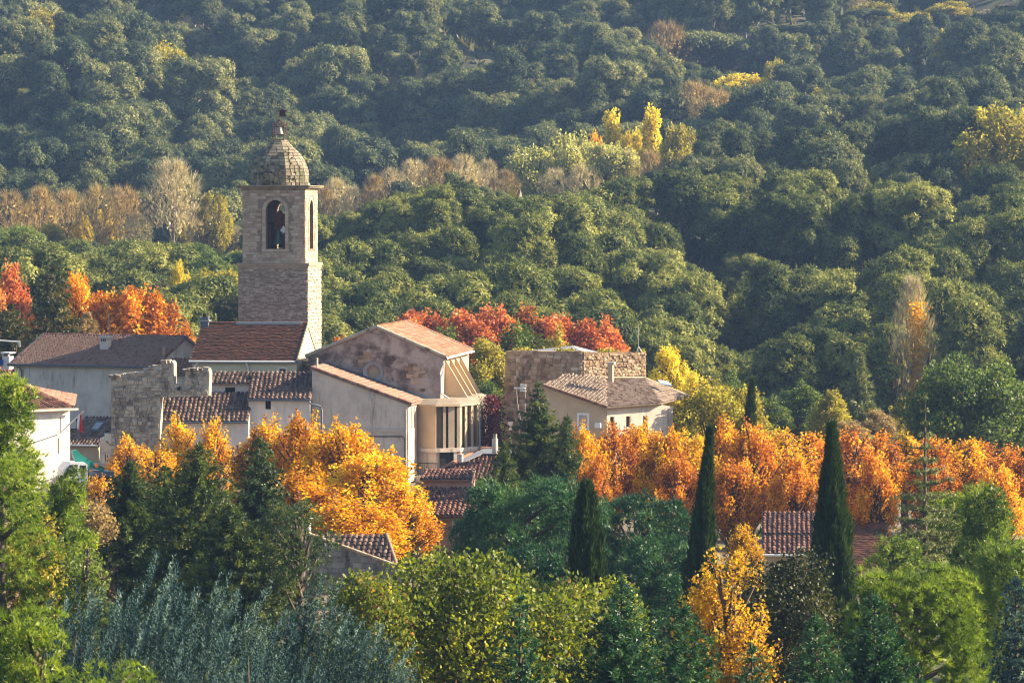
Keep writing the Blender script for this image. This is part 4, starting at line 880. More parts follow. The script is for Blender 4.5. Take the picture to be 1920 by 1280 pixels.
nave = wall(ch_, PN, [(578, 672), (583, 662), (703, 615), (711, 614), (831, 668), (832, 676), (829, 688), (826, 696), (826, 905), (578, 905)], .6, Q['plaster_old'], [circ(700, 697, 9.5)], name='nave_gable')
# round window: splayed stone ring with a small pane
sc_, zc_ = PN.sz(700, 697); V = []; F = []; n = 28; ringp = [(.78, -.06), (.80, .02), (.78, -.10), (.66, -.12), (.40, .12), (.40, .3)]
for q, d_ in ringp[2:]:
    for k in range(n): a = 2 * PI * k / n; V.append(PN.w(sc_ + math.cos(a) * q, zc_ + math.sin(a) * q, d_))
for i in range(3):
    for k in range(n): F.append((i * n + k, i * n + (k + 1) % n, i * n + n + (k + 1) % n, i * n + n + k))
for k in range(n): a = 2 * PI * k / n; V.append(PN.w(sc_ + math.cos(a) * .78, zc_ + math.sin(a) * .78, .0))
for k in range(n): F.append((k, (k + 1) % n, 4 * n + (k + 1) % n, 4 * n + k))
rw_ = part('round_window', V, F, Q['zinc'], nave, True); V = [PN.w(sc_ + math.cos(2 * PI * k / n) * .42, zc_ + math.sin(2 * PI * k / n) * .42, .2) for k in range(n)]; part('pane', V, [tuple(range(n))], Q['plaster_warm'], rw_)
NO = [PN.sz(x, y) for x, y in [(758, 672), (775, 668), (790, 680), (802, 700), (796, 720), (800, 735), (775, 738), (768, 715), (756, 700)]]
masonry(nave, PN, NO[0][0] - .3, PN.sz(806, 700)[0], PN.sz(0, 740)[1], PN.sz(0, 664)[1], .24, .55, 'stone_gold', lambda s, z: inpoly((s, z), NO), .05, 60, seed=31, irregular=.3)
NO = [PN.sz(x, y) for x, y in [(672, 662), (688, 655), (715, 668), (714, 676), (690, 680), (680, 700), (672, 690)]]
masonry(nave, PN, NO[0][0] - .3, PN.sz(720, 700)[0], PN.sz(0, 705)[1], PN.sz(0, 652)[1], .26, .6, 'stone_gold', lambda s, z: inpoly((s, z), NO), .04, 40, seed=32, irregular=.3)
# nave roof: ridge runs back, right slope sunlit
LN = 14.5; rg = PN.pt(706, 611.5, -.1); er = PN.pt(836, 668, -.1); el = PN.pt(572, 667, -.1)
PN2 = PN
roof(ch_, [er, er + PN.n * LN, rg + PN.n * LN, rg], 'tile_red', .62, .48, 300, True, .20, ridge=[(rg, rg + PN.n * LN)], thick=.2)
roof(ch_, [el + PN.n * LN, el, rg, rg + PN.n * LN], 'tile_red', .30, .45, 0, thick=.2)
for a_, b_2 in ((er, rg), (rg, el)):
    pipe(ch_, [a_ + Vector((0, 0, -.02)), b_2 + Vector((0, 0, -.02))], .13, Q['stone_grey'], 'rake_moulding')
pipe(ch_, [er + PN.n * LN, rg + PN.n * LN], .10, Q['tile_red'], 'rear_verge')
sN, _ = PN.sz(826, 700); zE = PN.sz(831, 676)[1]; zbN = PN.sz(826, 905)[1]
V, F = slabpoly([PN.w(sN - .4, zbN, .6), PN.w(sN, zbN, .6), PN.w(sN, zE, .6), PN.w(sN - .4, zE, .6)], PN.n * (LN - .6)); part('nave_side_wall', V, F, Q['plaster_warm'], ch_)
V, F = slabpoly([PN.w(sN - 10, zbN, LN), PN.w(sN, zbN, LN), PN.w(sN, zE, LN), PN.w(sN - 5, rg.z - .1, LN), PN.w(sN - 10, zE, LN)], PN.n * .4); part('rear_gable', V, F, Q['plaster_old'], ch_)
pipe(ch_, [er + Vector((.02, 0, -.15)), er + PN.n * LN + Vector((.02, 0, -.15))], .09, Q['white'], 'gutter'); pipe(ch_, [PN.w(sN + .25, zE - .15, 0), PN.w(sN + .2, zE - .9, -.1), PN.w(sN + .05, zE - 1.2, -.12), PN.w(sN + .05, zE - 2.4, -.12), PN.w(sN + .75, zE - 2.9, -.12)], .07, Q['white'], 'downpipe')
# buttress fins: thin right-angled plates against the nave side
zf = PN.sz(826, 747)[1]
for i, (dd, wx) in enumerate([(2.0, 1.75), (4.6, 1.75), (7.2, 1.7), (9.8, 1.6)]):
    V, F = slabpoly([PN.w(sN, zf, dd), PN.w(sN + wx, zf, dd), PN.w(sN + .12, zE - .1, dd), PN.w(sN, zE - .1, dd)], PN.n * .22); part('buttress_fin', V, F, Q['plaster_warm'], ch_)
# polygonal side chapel below the fins
s0, s1 = PN.sz(787, 750)[0], PN.sz(826, 750)[0]; cxs = s0 + 1.0
pl2 = [(s0, 0.0 - 2.2), (s0 + 1.7, -3.2), (s0 + 3.35, -2.3), (s0 + 4.35, .3), (s0 + 4.5, 3.5), (s0 + 4.2, 11), (s0, 11)]
def pw(q, z, k=1.0): c = (s0 + 1.5, 3.0); return PN.w(c[0] + (q[0] - c[0]) * k, z, c[1] + (q[1] - c[1]) * k)
zg = zbN; zm0, zm1 = PN.sz(0, 836)[1], PN.sz(0, 829)[1]; zu = PN.sz(0, 752.5)[1]
def ringbody(z0, z1, k, mat, name, skip=()):
    V = []; F = []; n = len(pl2)
    for z in (z0, z1): V += [pw(q, z, k) for q in pl2]
    for i in range(n):
        if i in skip: continue
        F.append((i, (i + 1) % n, n + (i + 1) % n, n + i))
    F += [tuple(range(n)), tuple(range(n, 2 * n))]; return part(name, V, F, Q[mat], ch_)
ringbody(zg - 1, zm0, .97, 'plaster', 'chapel_base'); ringbody(zm0, zm1, 1.03, 'plaster', 'string_course'); ringbody(zu, zu + .13, 1.03, 'plaster_warm', 'chapel_cornice')
# sloping stone roof of the chapel up to the fins
V = [pw(q, zu + .135, 1.02) for q in pl2] + [pw(q, zf + .02, .72) for q in pl2]; n = len(pl2); part('chapel_roof', V, [(i, (i + 1) % n, n + (i + 1) % n, n + i) for i in range(n)] + [tuple(range(n, 2 * n))], Q['plaster_dim'], ch_)
ringbody(zm1, zu, .90, 'plaster_dim', 'chapel_glazing')
def panel(qa, qb, z0, z1, mat, name, k=1.0, u0=0., u1=1.):
    a = pw(qa, 0, k).lerp(pw(qb, 0, k), u0); b = pw(qa, 0, k).lerp(pw(qb, 0, k), u1); c = pw(qa, 0, k - .09).lerp(pw(qb, 0, k - .09), u1); d = pw(qa, 0, k - .09).lerp(pw(qb, 0, k - .09), u0)
    poly = []
    for q in (a, b, c, d): poly.append(Vector((q.x, q.y, z0)))
    V, F = slabpoly(poly, Vector((0, 0, z1 - z0))); part(name, V, F, Q[mat], ch_)
panel(pl2[0], pl2[1], zm1, zu, 'plaster_warm', 'wall_panel', 1.0, 0, 1)
for (u0_, u1_) in ((.30, .42), (.52, .78), (.88, 1.0)): panel(pl2[1], pl2[2], zm1, zu, 'plaster_tan', 'pillar', 1.0, u0_, u1_)
for (u0_, u1_) in ((.0, .12), (.28, .40), (.62, .74), (.92, 1.0)): panel(pl2[2], pl2[3], zm1, zu, 'plaster_tan', 'pillar', 1.0, u0_, u1_)
panel(pl2[3], pl2[4], zm1, zu, 'plaster_tan', 'wall_panel', 1.0, 0, 1)
panel(pl2[1], pl2[2], zg - 1, zm0, 'dark', 'doorway', 1.0, .15, .72); panel(pl2[1], pl2[2], zg - 1, zm0, 'concrete', 'door_jamb', 1.02, .74, .98)
# link wall, low balcony with railing
pipe(ch_, [pw(pl2[3], zu + .2, 1.1), pw(pl2[3], zu - .3, 1.04), pw(pl2[3], zm1, 1.05), pw(pl2[3], zg, 1.05)], .07, Q['zinc'], 'downpipe')
zr = PN.sz(0, 878)[1]; q0, q1 = pw((s0 - .1, -3.4), zr, 1.), pw((s0 + 2.0, -4.4), zr, 1.)
V, F = slabpoly([q0, q1, q1 + PN.n * 1.2, q0 + PN.n * 1.2], Vector((0, 0, -.5))); bal = part('balcony', V, F, Q['concrete'], ch_)
for k in range(15): a_ = q0.lerp(q1, k / 14); pipe(bal, [a_, a_ + Vector((0, 0, .95))], .018, Q['iron'], 'baluster', 4)
pipe(bal, [q0 + Vector((0, 0, .95)), q1 + Vector((0, 0, .95))], .03, Q['iron'], 'handrail')
# pipes on the aisle
sA, zA = PA.sz(764, 757)
boxp(ch_, PA, 693, 805, 763, 808.5, -.10, .0, Q['concrete'], 'string_course')
pipe(ch_, [PA.w(sA - .05, zA - .1, -.1), PA.w(sA - .1, zA - .9, -.1), PA.w(sA - .1, zA - 6.2, -.1)], .06, Q['concrete'], 'downpipe')
pipe(ch_, [PA.pt(690, 818, -.08), PA.pt(755, 818, -.08), PA.pt(759, 823, -.08), PA.pt(759, 880, -.08)], .035, Q['iron'], 'cable')
PE = Plane(0, 0, 280, 0); PE.a = PA.n.copy(); PE.n = -PA.a; PE.t = PA.t - PI / 2; PE.p0 = PA.w(PA.sz(766, 800)[0], 0, 0)
for s_ in (1.3, 2.4):
    V, F = slabpoly([PE.w(s_, zA - 1.9, -.02), PE.w(s_ + .35, zA - 1.9, -.02), PE.w(s_ + .35, zA - .3, -.02), PE.w(s_, zA - .3, -.02)], PE.n * .015); part('slit_window', V, F, Q['wood'], ch_)
boxp(ch_, PA, 592.5, 671, 595.5, 689, .1, .3, Q['concrete'], 'vent_post')
# grey masonry corner between belfry house and church
P = Plane(556, 690, 289.5, 7.5); h = building('stone_corner', P, 'old grey stone corner squeezed between the belfry house and the church', 'wall')
wall(h, P, [(556, 676), (590, 676), (590, 780), (556, 780)], 5, Q['stone_grey']); O2 = [P.sz(x, y) for x, y in [(556, 676), (590, 676), (590, 780), (556, 780)]]
masonry(h, P, O2[0][0], O2[1][0], O2[2][1], O2[0][1], .25, .42, 'stone_grey', cap=80, name='stone', seed=41, irregular=.4)
# ivy on the chapel side
s_ = Soup(); r2 = np.random.default_rng(8); n = 3800; q = np.array(pw(pl2[4], 0, 1.0)); PP = np.stack([q[0] + .35 + r2.normal(size=n) * .32 + .25 * r2.random(n), q[1] + r2.normal(size=n) * 1.2 - 1.5, zu + .5 - 4.6 * r2.random(n)], 1)
s_.stamp(*LEAF, PP, frames(rdir(n, r2) + np.array([.5, -.3, 0]), .2 * (.7 + .6 * r2.random(n)), r2), r2.random(n)); iv = link('ivy', s_.mesh('ivy'), M['ivy']); tag(iv, 'dark red ivy climbing the right side of the church chapel', 'ivy')
# ---------------------------------------------------------------- L: ruined tower, M: tower house
P = Plane(1092, 700, 294, 12)
h = building('ruined_tower', P, 'wide ruined stone tower with an ochre front and sunlit rubble side', 'tower')
PRt = Plane(1092, 700, 294, -38)
zt_ = P.sz(1092, 659)[1]
OF = [(948, 658), (985, 657), (1040, 659), (1092, 658), (1092, 905), (949, 905), (945, 800), (947, 690)]
f1 = wall(h, P, OF, 1.2, Q['stone_gold'], name='front_wall'); O2 = [P.sz(x, y) for x, y in OF]
masonry(f1, P, O2[5][0] - .3, O2[3][0], P.sz(0, 860)[1], O2[0][1] + .1, .30, .46, 'stone_gold', lambda s, z: inpoly((s, z), O2), .04, 300, seed=51, irregular=.5, joint=.03)
OF = [(1092.5, 658), (1130, 661), (1170, 659), (1211, 661), (1212, 905), (1092.5, 905)]
f2 = wall(h, PRt, OF, 1.2, Q['stone_gold'], name='side_wall'); O3 = [PRt.sz(x, y) for x, y in OF]
masonry(f2, PRt, O3[0][0] + .05, O3[3][0], PRt.sz(0, 760)[1], O3[0][1], .22, .28, 'stone_gold', lambda s, z: inpoly((s, z), O3), .05, 300, name='rubble_stone', seed=52, irregular=.8, joint=.03)
apx = at(1075, 648, 299); bs = [P.pt(1032, 659, 1.2), P.pt(1092, 659, 1.2), PRt.pt(1115, 660, 1.2), PRt.pt(1120, 659, 6), P.pt(1000, 656, 7)]
for i in range(5): part('roof_panel', [bs[i], bs[(i + 1) % 5], apx, bs[i] - Vector((0, 0, .08)), bs[(i + 1) % 5] - Vector((0, 0, .08)), apx - Vector((0, 0, .08))], [(0, 1, 2), (5, 4, 3), (0, 3, 4, 1), (1, 4, 5, 2), (2, 5, 3, 0)], Q['white'] if i % 2 else Q['zinc'], h)
s_ = Soup(); r2 = np.random.default_rng(9); n = 1100; u = r2.random(n); xs = np.where(u[:, None] < .5, np.array([[0, 0, 0.]]), 0)
PP = np.array([ (P.pt(950 + 142 * k, 657, .3 + .6 * r2.random()) if r2.random() < .5 else PRt.pt(1093 + 117 * k, 659, .2 + .6 * r2.random())) for k in r2.random(n)]); cl = np.sin(PP[:, 0] * 1.9) > .1; PP = PP[cl] + r2.normal(size=(cl.sum(), 3)) * .08
s_.stamp(*LEAF, PP, frames(rdir(len(PP), r2) + np.array([0, 0, .6]), .16 * (.5 + r2.random(len(PP))), r2), r2.random(len(PP))); w_ = link('wall_weeds', s_.mesh('wall_weeds'), M['leaf_olive']); tag(w_, 'dry weeds growing along the top of the ruined tower', 'weeds', kind='stuff')
mast = at(1197, 660, 297); e_ = empty('antenna_pole', mast, 0, 'thin pole on a tripod at the right corner of the ruined tower', 'antenna'); pipe(e_, [mast, mast + Vector((0, 0, 2.15))], .035, Q['steel'], 'pole')
for k in range(3): a = k * 2.1; pipe(e_, [mast + Vector((0, 0, .45)), mast + Vector((.3 * math.cos(a), .3 * math.sin(a), -.02))], .02, Q['steel'], 'stay')
# tower house
PLf = Plane(1137, 766, 284, 14); PRf = Plane(1137, 766, 284, -33)
h = building('tower_house', PLf, 'tile roofed house with three narrow windows in its sunlit wall, beside the ruined tower', 'house')
wl = wall(h, PLf, [(1021, 724), (1060, 737), (1100, 750), (1137, 765), (1137, 905), (1021, 905)], .35, Q['plaster_warm'], [rect(1086, 778, 1101, 801)])
wnd = boxp(h, PLf, 1086, 778, 1101, 801, .10, .14, Q['plaster'], 'blind_window'); 
sa, za = PLf.sz(1086, 801); sb, zb_ = PLf.sz(1101, 778); V = []; F = []
for (x0, z0, x1, z1) in ((sa - .16, za - .16, sa, zb_ + .16), (sb, za - .16, sb + .16, zb_ + .16), (sa, za - .16, sb, za), (sa, zb_, sb, zb_ + .16)):
    v, f = slabpoly([PLf.w(x0, z0, -.04), PLf.w(x1, z0, -.04), PLf.w(x1, z1, -.04), PLf.w(x0, z1, -.04)], PLf.n * .06); k = len(V); V += v; F += [tuple(i + k for i in q) for q in f]
part('surround', V, F, Q['white'], wnd)
boxp(h, PLf, 1115, 793, 1126, 802, -.35, -.02, Q['white'], 'air_conditioner')
wins = [(1144, 781, 1152, 800), (1174, 780, 1182, 800), (1206, 779, 1214, 800)]
wall(h, PRf, [(1138, 765), (1232, 757), (1262, 762), (1262, 905), (1138, 905)], .35, Q['plaster'], [rect(*w) for w in wins])
for w in wins: window(h, PRf, *w, .2, .05, 'wood', 'glass', False)
c0 = PLf.pt(1137.5, 763.5, -.4); e1 = PRf.pt(1240, 755.5, -.35); e2 = PRf.pt(1256, 762, -.35); e3 = PRf.pt(1292, 742, 2); t1 = PLf.pt(1018, 722, -.3)
rz0, rz1, rz2 = at(1060, 709.5, 288.6), at(1135, 708, 290), at(1208, 708.5, 292)
roof(h, [c0, e1, rz2, rz1], 'tile_grey', .25, .34, 0); roof(h, [e1, e3, rz2], 'tile_grey', .25, .34, 0); roof(h, [t1, c0, rz1, rz0], 'tile_grey', .25, .34, 0)
for k in range(16): a_ = t1.lerp(c0, k / 16); b_2 = t1.lerp(c0, (k + .95) / 16); pipe(h, [a_ + Vector((0, 0, .05)), b_2 + Vector((0, 0, .05))], .09, Q['tile'], 'verge_tile')
pipe(h, [t1, rz0, rz1, rz2, e3], .10, Q['plaster_warm'], 'ridge_mortar')
s_ = Soup()
for k in range(34): q = c0.lerp(e1, (k + .5) / 34) - h.location + Vector((0, 0, -.12)); tube(s_, [q, q + PRf.n * .3], [.075, .075], 6, .5)
tag(link('eave_tiles', s_.mesh('eave_tiles'), Q['plaster_warm'], h), kind='stuff')
c = boxp(h, Plane(1143, 700, 286.5, 14), 1139.5, 683, 1148.5, 716, 0, .5, Q['plaster_warm'], 'chimney'); boxp(c, Plane(1143, 700, 286.5, 14), 1137, 679, 1151, 683, -.1, .6, Q['concrete'], 'cap')
q = rz2.lerp(e1, .42) + Vector((.7, 0, .32)); V, F = slabpoly([q, q + Vector((.85, -.3, -.15)), q + Vector((.6, .3, .12)), q + Vector((-.2, .6, .25))], Vector((0, 0, .08))); part('skylight', V, F, flat('sky_lit_glass', (.45, .6, .75), .15, 0, .8), h)  # sky reflection painted into the pane's pale blue base colour
# antennas on the roof behind the spruce
e_ = empty('tv_antenna', at(972, 822, 268), 0, 'group of thin television masts with a comb antenna left of the tall spruce', 'antenna')
for x0_, y0_, x1_, y1_ in ((975, 822, 968, 727), (981, 822, 970, 752), (984, 822, 985, 728)): pipe(e_, [at(x0_, y0_, 268), at(x1_, y1_, 268)], .035, Q['steel'], 'mast')
pipe(e_, [at(964, 727, 267.8), at(986, 728, 268)], .05, Q['white'], 'boom')
for k in range(6): pipe(e_, [at(976 + k * 2, 720, 267.9), at(976 + k * 2, 733, 267.9)], .02, Q['white'], 'element')
for y_ in (720.5, 724, 733): pipe(e_, [at(975, y_, 267.85), at(988, y_ + 1, 267.85)], .02, Q['white'], 'element')
# ---------------------------------------------------------------- old roofs in front of the church
P = Plane(830, 884, 258, 8)
h = building('old_tiled_house', P, 'old house with a wide roof and white strip under its red ridge, below the chapel', 'house')
roof(h, [P.pt(815, 905, 0), P.pt(970, 915, 0), P.pt(970, 846, 4.5), P.pt(906, 843, 4.5), P.pt(824, 884, 1.4)], 'tile', .28, .40, 0, thick=.2)
wall(h, P, [(816, 906), (970, 916), (970, 960), (816, 960)], .4, Q['plaster'])
pipe(h, [P.pt(822, 883, 1.35), P.pt(850, 866, 2.4), P.pt(880, 852, 3.5), P.pt(905, 840, 4.5), P.pt(970, 843, 4.5)], .13, Q['tile_red'], 'ridge_tiles_red')
V, F = slabpoly([P.pt(868, 868, 2.4), P.pt(905, 851, 3.6), P.pt(960, 851, 3.6), P.pt(960, 843.5, 4.3), P.pt(906, 842, 4.35), P.pt(868, 860, 3.0)], Vector((0, 0, .05))); part('white_flashing', V, F, Q['zinc'], h)
pipe(h, [P.pt(928, 850, 3), P.pt(928, 822, 3)], .20, Q['plaster'], 'chimney_shaft', 8); pipe(h, [P.pt(928, 824, 3), P.pt(928, 818, 3), P.pt(928, 813, 3)], .14, Q['stone_grey'], 'chimney_cap', 8)
c = boxp(h, P, 857, 851, 866, 866, 1.5, 2.1, Q['plaster'], 'small_chimney'); pipe(c, [P.pt(861, 851, 1.8), P.pt(861, 846, 1.8)], .16, Q['tile_red'], 'pot', 8)
P = Plane(790, 896, 246, 6)
h = building('pink_house', P, 'pink house with stepped canal-tile roofs and white framed windows, right of the golden trees', 'house')
body(h, P, 790, 882, 897, 918, 2.6, .35, 'plaster_pink', gable=False); s0, zt = P.sz(788, 897); s1, _ = P.sz(884, 897)
roof(h, [P.w(s0, zt - .02, -.3), P.w(s1, zt - .02, -.3), P.w(s1, zt + .42, 2.4), P.w(s0, zt + .42, 2.4)], 'tile', .27, .6, 120)
pipe(h, [P.pt(889, 905, .5), P.pt(889, 879, .5)], .03, Q['steel'], 'aerial'); pipe(h, [P.pt(872, 882, .5), P.pt(893, 880, .5)], .03, Q['steel'], 'aerial_arm')
P2 = Plane(804, 966, 240, 5)
b0, b1, b2, b3, b4 = P2.pt(786, 945, .8), P2.pt(803, 953, 0.4), P2.pt(888, 937, 2.6), P2.pt(918, 914, 5), P2.pt(788, 912, 5)
z_e = P2.sz(804, 968)[1]
F0, F1 = P2.pt(801, 966, -.4), P2.pt(925, 968, -.4)
roof(h, [F0, F1, P2.pt(925, 915, 5.2), P2.pt(787, 913, 5.2), P2.pt(785, 948, 1.2)], 'tile', .31, .46, 300)
wall(h, P2, [(806, 969), (925, 971), (925, 1075), (806, 1075)], 5, Q['plaster_pink'], [rect(852, 977, 872, 1000), rect(852, 1024, 874, 1062)])
window(h, P2, 852, 977, 872, 1000, .15, .06, 'white', 'glass', True, surround=.14); window(h, P2, 852, 1024, 874, 1062, .12, .05, 'white', 'shutter', True, surround=.15)
s0, _ = P2.sz(806, 969); gutter(h, P2, s0 - .2, P2.sz(925, 970)[0], z_e + .02, 'rust', .07); pipe(h, [P2.w(s0 + .3, z_e, -.4), P2.w(s0 + .35, z_e - .4, -.1), P2.w(s0 + .35, 0, -.1)], .05, Q['rust'], 'downpipe'); pipe(h, [P2.w(s0 + .05, z_e - .2, -.1), P2.w(s0 + .05, 0, -.1)], .06, Q['concrete'], 'downpipe')
boxp(h, P2, 806, 970, 925, 974.5, -.12, 0, Q['plaster_warm'], 'eave_course')
P3 = Plane(780, 960, 244, 5); wall(h, P3, [(772, 958), (806, 955), (806, 1075), (772, 1075)], 2, Q['plaster_warm'], name='side_wing')
# stone gable house
P = Plane(600, 1005, 214, 6)
h = building('stone_gable_house', P, 'grey stone house with a slanting coping and dark canal tiles, behind the tufted pine', 'house')
GO = [(560, 1000), (598, 1008), (660, 1030), (757, 1066), (757, 1110), (560, 1110)]
g = wall(h, P, GO, .5, Q['stone_grey'], name='gable_wall', d=-.0)
O2 = [P.sz(x, y) for x, y in GO]; masonry(g, P, P.sz(575, 0)[0], P.sz(757, 0)[0], P.sz(0, 1100)[1], P.sz(0, 1000)[1], .30, .62, 'stone_grey', lambda s, z: inpoly((s, z), O2), .03, 160, name='stone', seed=61, joint=.02)
cp0, cp1 = P.pt(575, 999, -.1), P.pt(760, 1066, -.1)
for k in range(18): pipe(h, [cp0.lerp(cp1, k / 18), cp0.lerp(cp1, (k + .94) / 18)], .10, Q['stone_gold'], 'coping_tile')
roof(h, [P.pt(742, 1060, .6), P.pt(600, 1060, .6), P.pt(590, 1003, 4.2), P.pt(723, 1003, 4.2)], 'tile_dark', .32, .46, 140)
pipe(h, [P.pt(744, 1060, .6), P.pt(724, 1001, 4.2)], .12, Q['tile'], 'verge_tiles')
c = boxp(h, P, 552, 976, 579, 1003, 1.5, 2.3, Q['plaster_white'], 'chimney'); boxp(c, P, 549, 971.5, 582, 976, 1.4, 2.4, Q['concrete'], 'cap')
c = boxp(h, P, 536, 968, 552, 1000, 2.6, 3.2, Q['concrete'], 'rear_chimney')
# right-hand roofs behind the large cypress
P = Plane(1428, 1035, 227, 4)
h = building('orange_house', P, 'low orange house with sun-streaked canal tiles, left of the largest cypress', 'house')
_, (s0, s1, zt, zb) = body(h, P, 1428, 1530, 1038, 1110, 6.5, 1.9, 'plaster_warm', gable=False); 
roof(h, [P.w(s0, zt, -.35), P.w(s1, zt, -.35), P.w(s1, zt + .85, 2.6), P.w(s0, zt + .85, 2.6)], 'tile', .30, .44, 150); roof(h, [P.w(s0, zt + .95, 2.62), P.w(s1, zt + .95, 2.62), P.w(s1, zt + 2.0, 6.3), P.w(s0, zt + 2.0, 6.3)], 'tile', .30, .44, 150); gutter(h, P, s0, s1, zt - .04, 'white')
P = Plane(1600, 1058, 232, 4)
h = building('red_roof_house', P, 'house with a steep red-brown tiled roof, right of the largest cypress', 'house')
_, (s0, s1, zt, zb) = body(h, P, 1590, 1668, 1060, 1110, 7, 2.6, 'plaster_pink', gable=False); roof(h, [P.w(s0, zt, -.3), P.w(s1, zt, -.3), P.w(s1, zt + 2.65, 6.5), P.w(s0, zt + 2.65, 6.5)], 'tile_brown', .22, .26, 0, flatt=True)
# left edge roofs
P = Plane(0, 700, 310, 20)
h = building('edge_house', P, 'house at the left edge with a white chimney, behind the long house', 'house')
body(h, P, -60, 22, 722, 790, 5, 1, 'plaster', gable=False); roof(h, [P.pt(-60, 722, -.3), P.pt(22, 722, -.3), P.pt(20, 688, 5), P.pt(-60, 684, 5)], 'tile', .26, .36, 0)
c = boxp(h, P, 4, 668, 17, 692, 3, 3.8, Q['plaster_white'], 'chimney'); boxp(c, P, 1, 660, 18, 663, 2.9, 3.9, Q['white'], 'cap'); boxp(c, P, 3, 663, 5, 668, 3, 3.2, Q['concrete'], 'cap_post'); boxp(c, P, 14, 663, 16, 668, 3, 3.2, Q['concrete'], 'cap_post')
boxp(h, P, -6, 674, 4, 684, 2.8, 3.1, Q['flagblue'], 'blue_cover')
e_ = empty('roof_antenna', at(30, 662, 308), 0, 'horizontal white aerial boom at the left edge above the rooftops', 'antenna'); pipe(e_, [at(30, 662, 308), at(30, 640, 308)], .05, Q['rust'], 'mast'); pipe(e_, [at(-20, 637, 308), at(38, 641, 308)], .06, Q['white'], 'boom')
for k in range(4): pipe(e_, [at(34 + k, 638, 307.9), at(35 + k, 650, 307.9)], .02, Q['white'], 'element')
# village ground
me = mesh_py('village_square', [(x, y, gz(x, y) + .03 + .004) for x, y in ((-45, 200), (45, 200), (45, 325), (-45, 325))], [(0, 1, 2, 3)]); o = link('village_square', me, noise_mat('dusty_ground', [(.14, .12, .09), (.24, .20, .16)], scale=.3, bump=.2)); tag(o, kind='structure')
# ================================================================ VEGETATION
def plumes(seed, H, R, n=2300, size=.85, lean=(.36, 0, 1), flat=.62, zc=.42):
    """silver-blue cypress shrub: a mound of feathery upright plumes"""
    r = np.random.default_rng(seed); s = Soup(); tv, tt = T_plume(26, seed, .21, .085, .16)
    nl = n // 6; u = rdir(nl * 2, r); u = u[u[:, 2] > -.45][:nl]; nl = len(u)
    lump = 1 + .14 * np.sin(u[:, 0] * 5 + seed) * np.cos(u[:, 1] * 4) + .10 * np.sin(u[:, 0] * 13 + u[:, 2] * 9)
    q = (.42 + .58 * r.random(nl) ** .6) * lump
    P0 = np.stack([u[:, 0] * R * q, u[:, 1] * R * q, H * zc + u[:, 2] * H * (1 - zc) * q - size * 1.1], 1)
    D0 = unit(np.array(lean) + u * .35 + r.normal(size=(nl, 3)) * .12); K = 7
    P = np.repeat(P0, K, 0); D0 = np.repeat(D0, K, 0); j = np.tile(np.arange(K), nl); n = len(P)
    side = r.normal(size=(n, 3)); P = P + D0 * (j / K * 1.3 * size)[:, None] + side * .09 * size * (1 - j / K)[:, None]
    D = D0 + unit(side) * (.30 * (1 - j / K))[:, None] + np.array([0, 0, .15])
    t0 = np.repeat(.1 + .5 * r.random(nl), K)
    tone = np.clip(t0 - .1 + .3 * (r.random(n) - .3) + .25 * j / K, 0, 1)  # tone rises along each plume: sunlit tips painted into the colour
    s.stamp(tv, tt, P, frames(D, size * (.45 + .35 * r.random(n)), r), tone)
    br = [((0, 0, H * .1), tuple(P[j] * .95), .07) for j in range(0, n, max(1, n // 40))]
    return s.mesh('crown'), trunk_soup([(0, 0, -1), (0, 0, H * .4)], [.25, .12], br).mesh('trunk')
OCC = []
FARV = []
def spot(px, py, Y, w, H=None):
    if Y > 580: FARV.append((px, w * .5, py, Y))
    p = at(px, py, Y); g = gz(p.x, p.y); OCC.append((p.x, p.y, w * Y / FP / 2))
    return p.x, p.y, g, (p.z - g), w * Y / FP / 2
SEED = [100]
def grow(kind, px, py, Y, w, mat, label, cat='tree', group=None, name='tree', bark='bark', rz=0., **k):
    x, y, g, H, R = spot(px, py, Y, w); SEED[0] += 1
    f = dict(pine=pine, broad=broadleaf, conifer=conifer, cypress=cypress, twiggy=twiggy, plumes=plumes)[kind]
    seed = k.pop('seed', SEED[0])
    return tree(kind, name, f(seed, H, R, **k), mat, (x, y, g), rz, 1, label, cat, group, bark)
LIB = {}
def lib(key, maker, n):
    if key not in LIB: LIB[key] = [maker(i) for i in range(n)]
    return LIB[key]
def clone(key, i, H0, R0, px, py, Y, w, mat, label, name, group, cat='tree', bark='bark'):
    """a copy of a library tree (shared meshes) scaled to its spot"""
    x, y, g, H, R = spot(px, py, Y, w); v = LIB[key]; cm, tm = v[i % len(v)]
    e = empty(name, (x, y, g), random.random() * 6.28, label, cat, group); e.scale = (R / R0, R / R0, H / H0)
    a = link('crown', cm, None, e); t = link('trunk', tm, M[bark], e)
    if len(cm.materials) == 0: cm.materials.append(M[mat])
    a.material_slots[0].link = 'OBJECT'; a.material_slots[0].material = M[mat]
    return e
NT_LONG = T_join(T_tuft(7, .75, .08, 5), T_facets(3, 5, .5, .6, .5))
NT_BIG = T_join(T_tuft(18, .95, .085, 6), T_facets(3, 5, .5, .6, .5))
FR = T_frond(12, .09, .75, .15, 8)

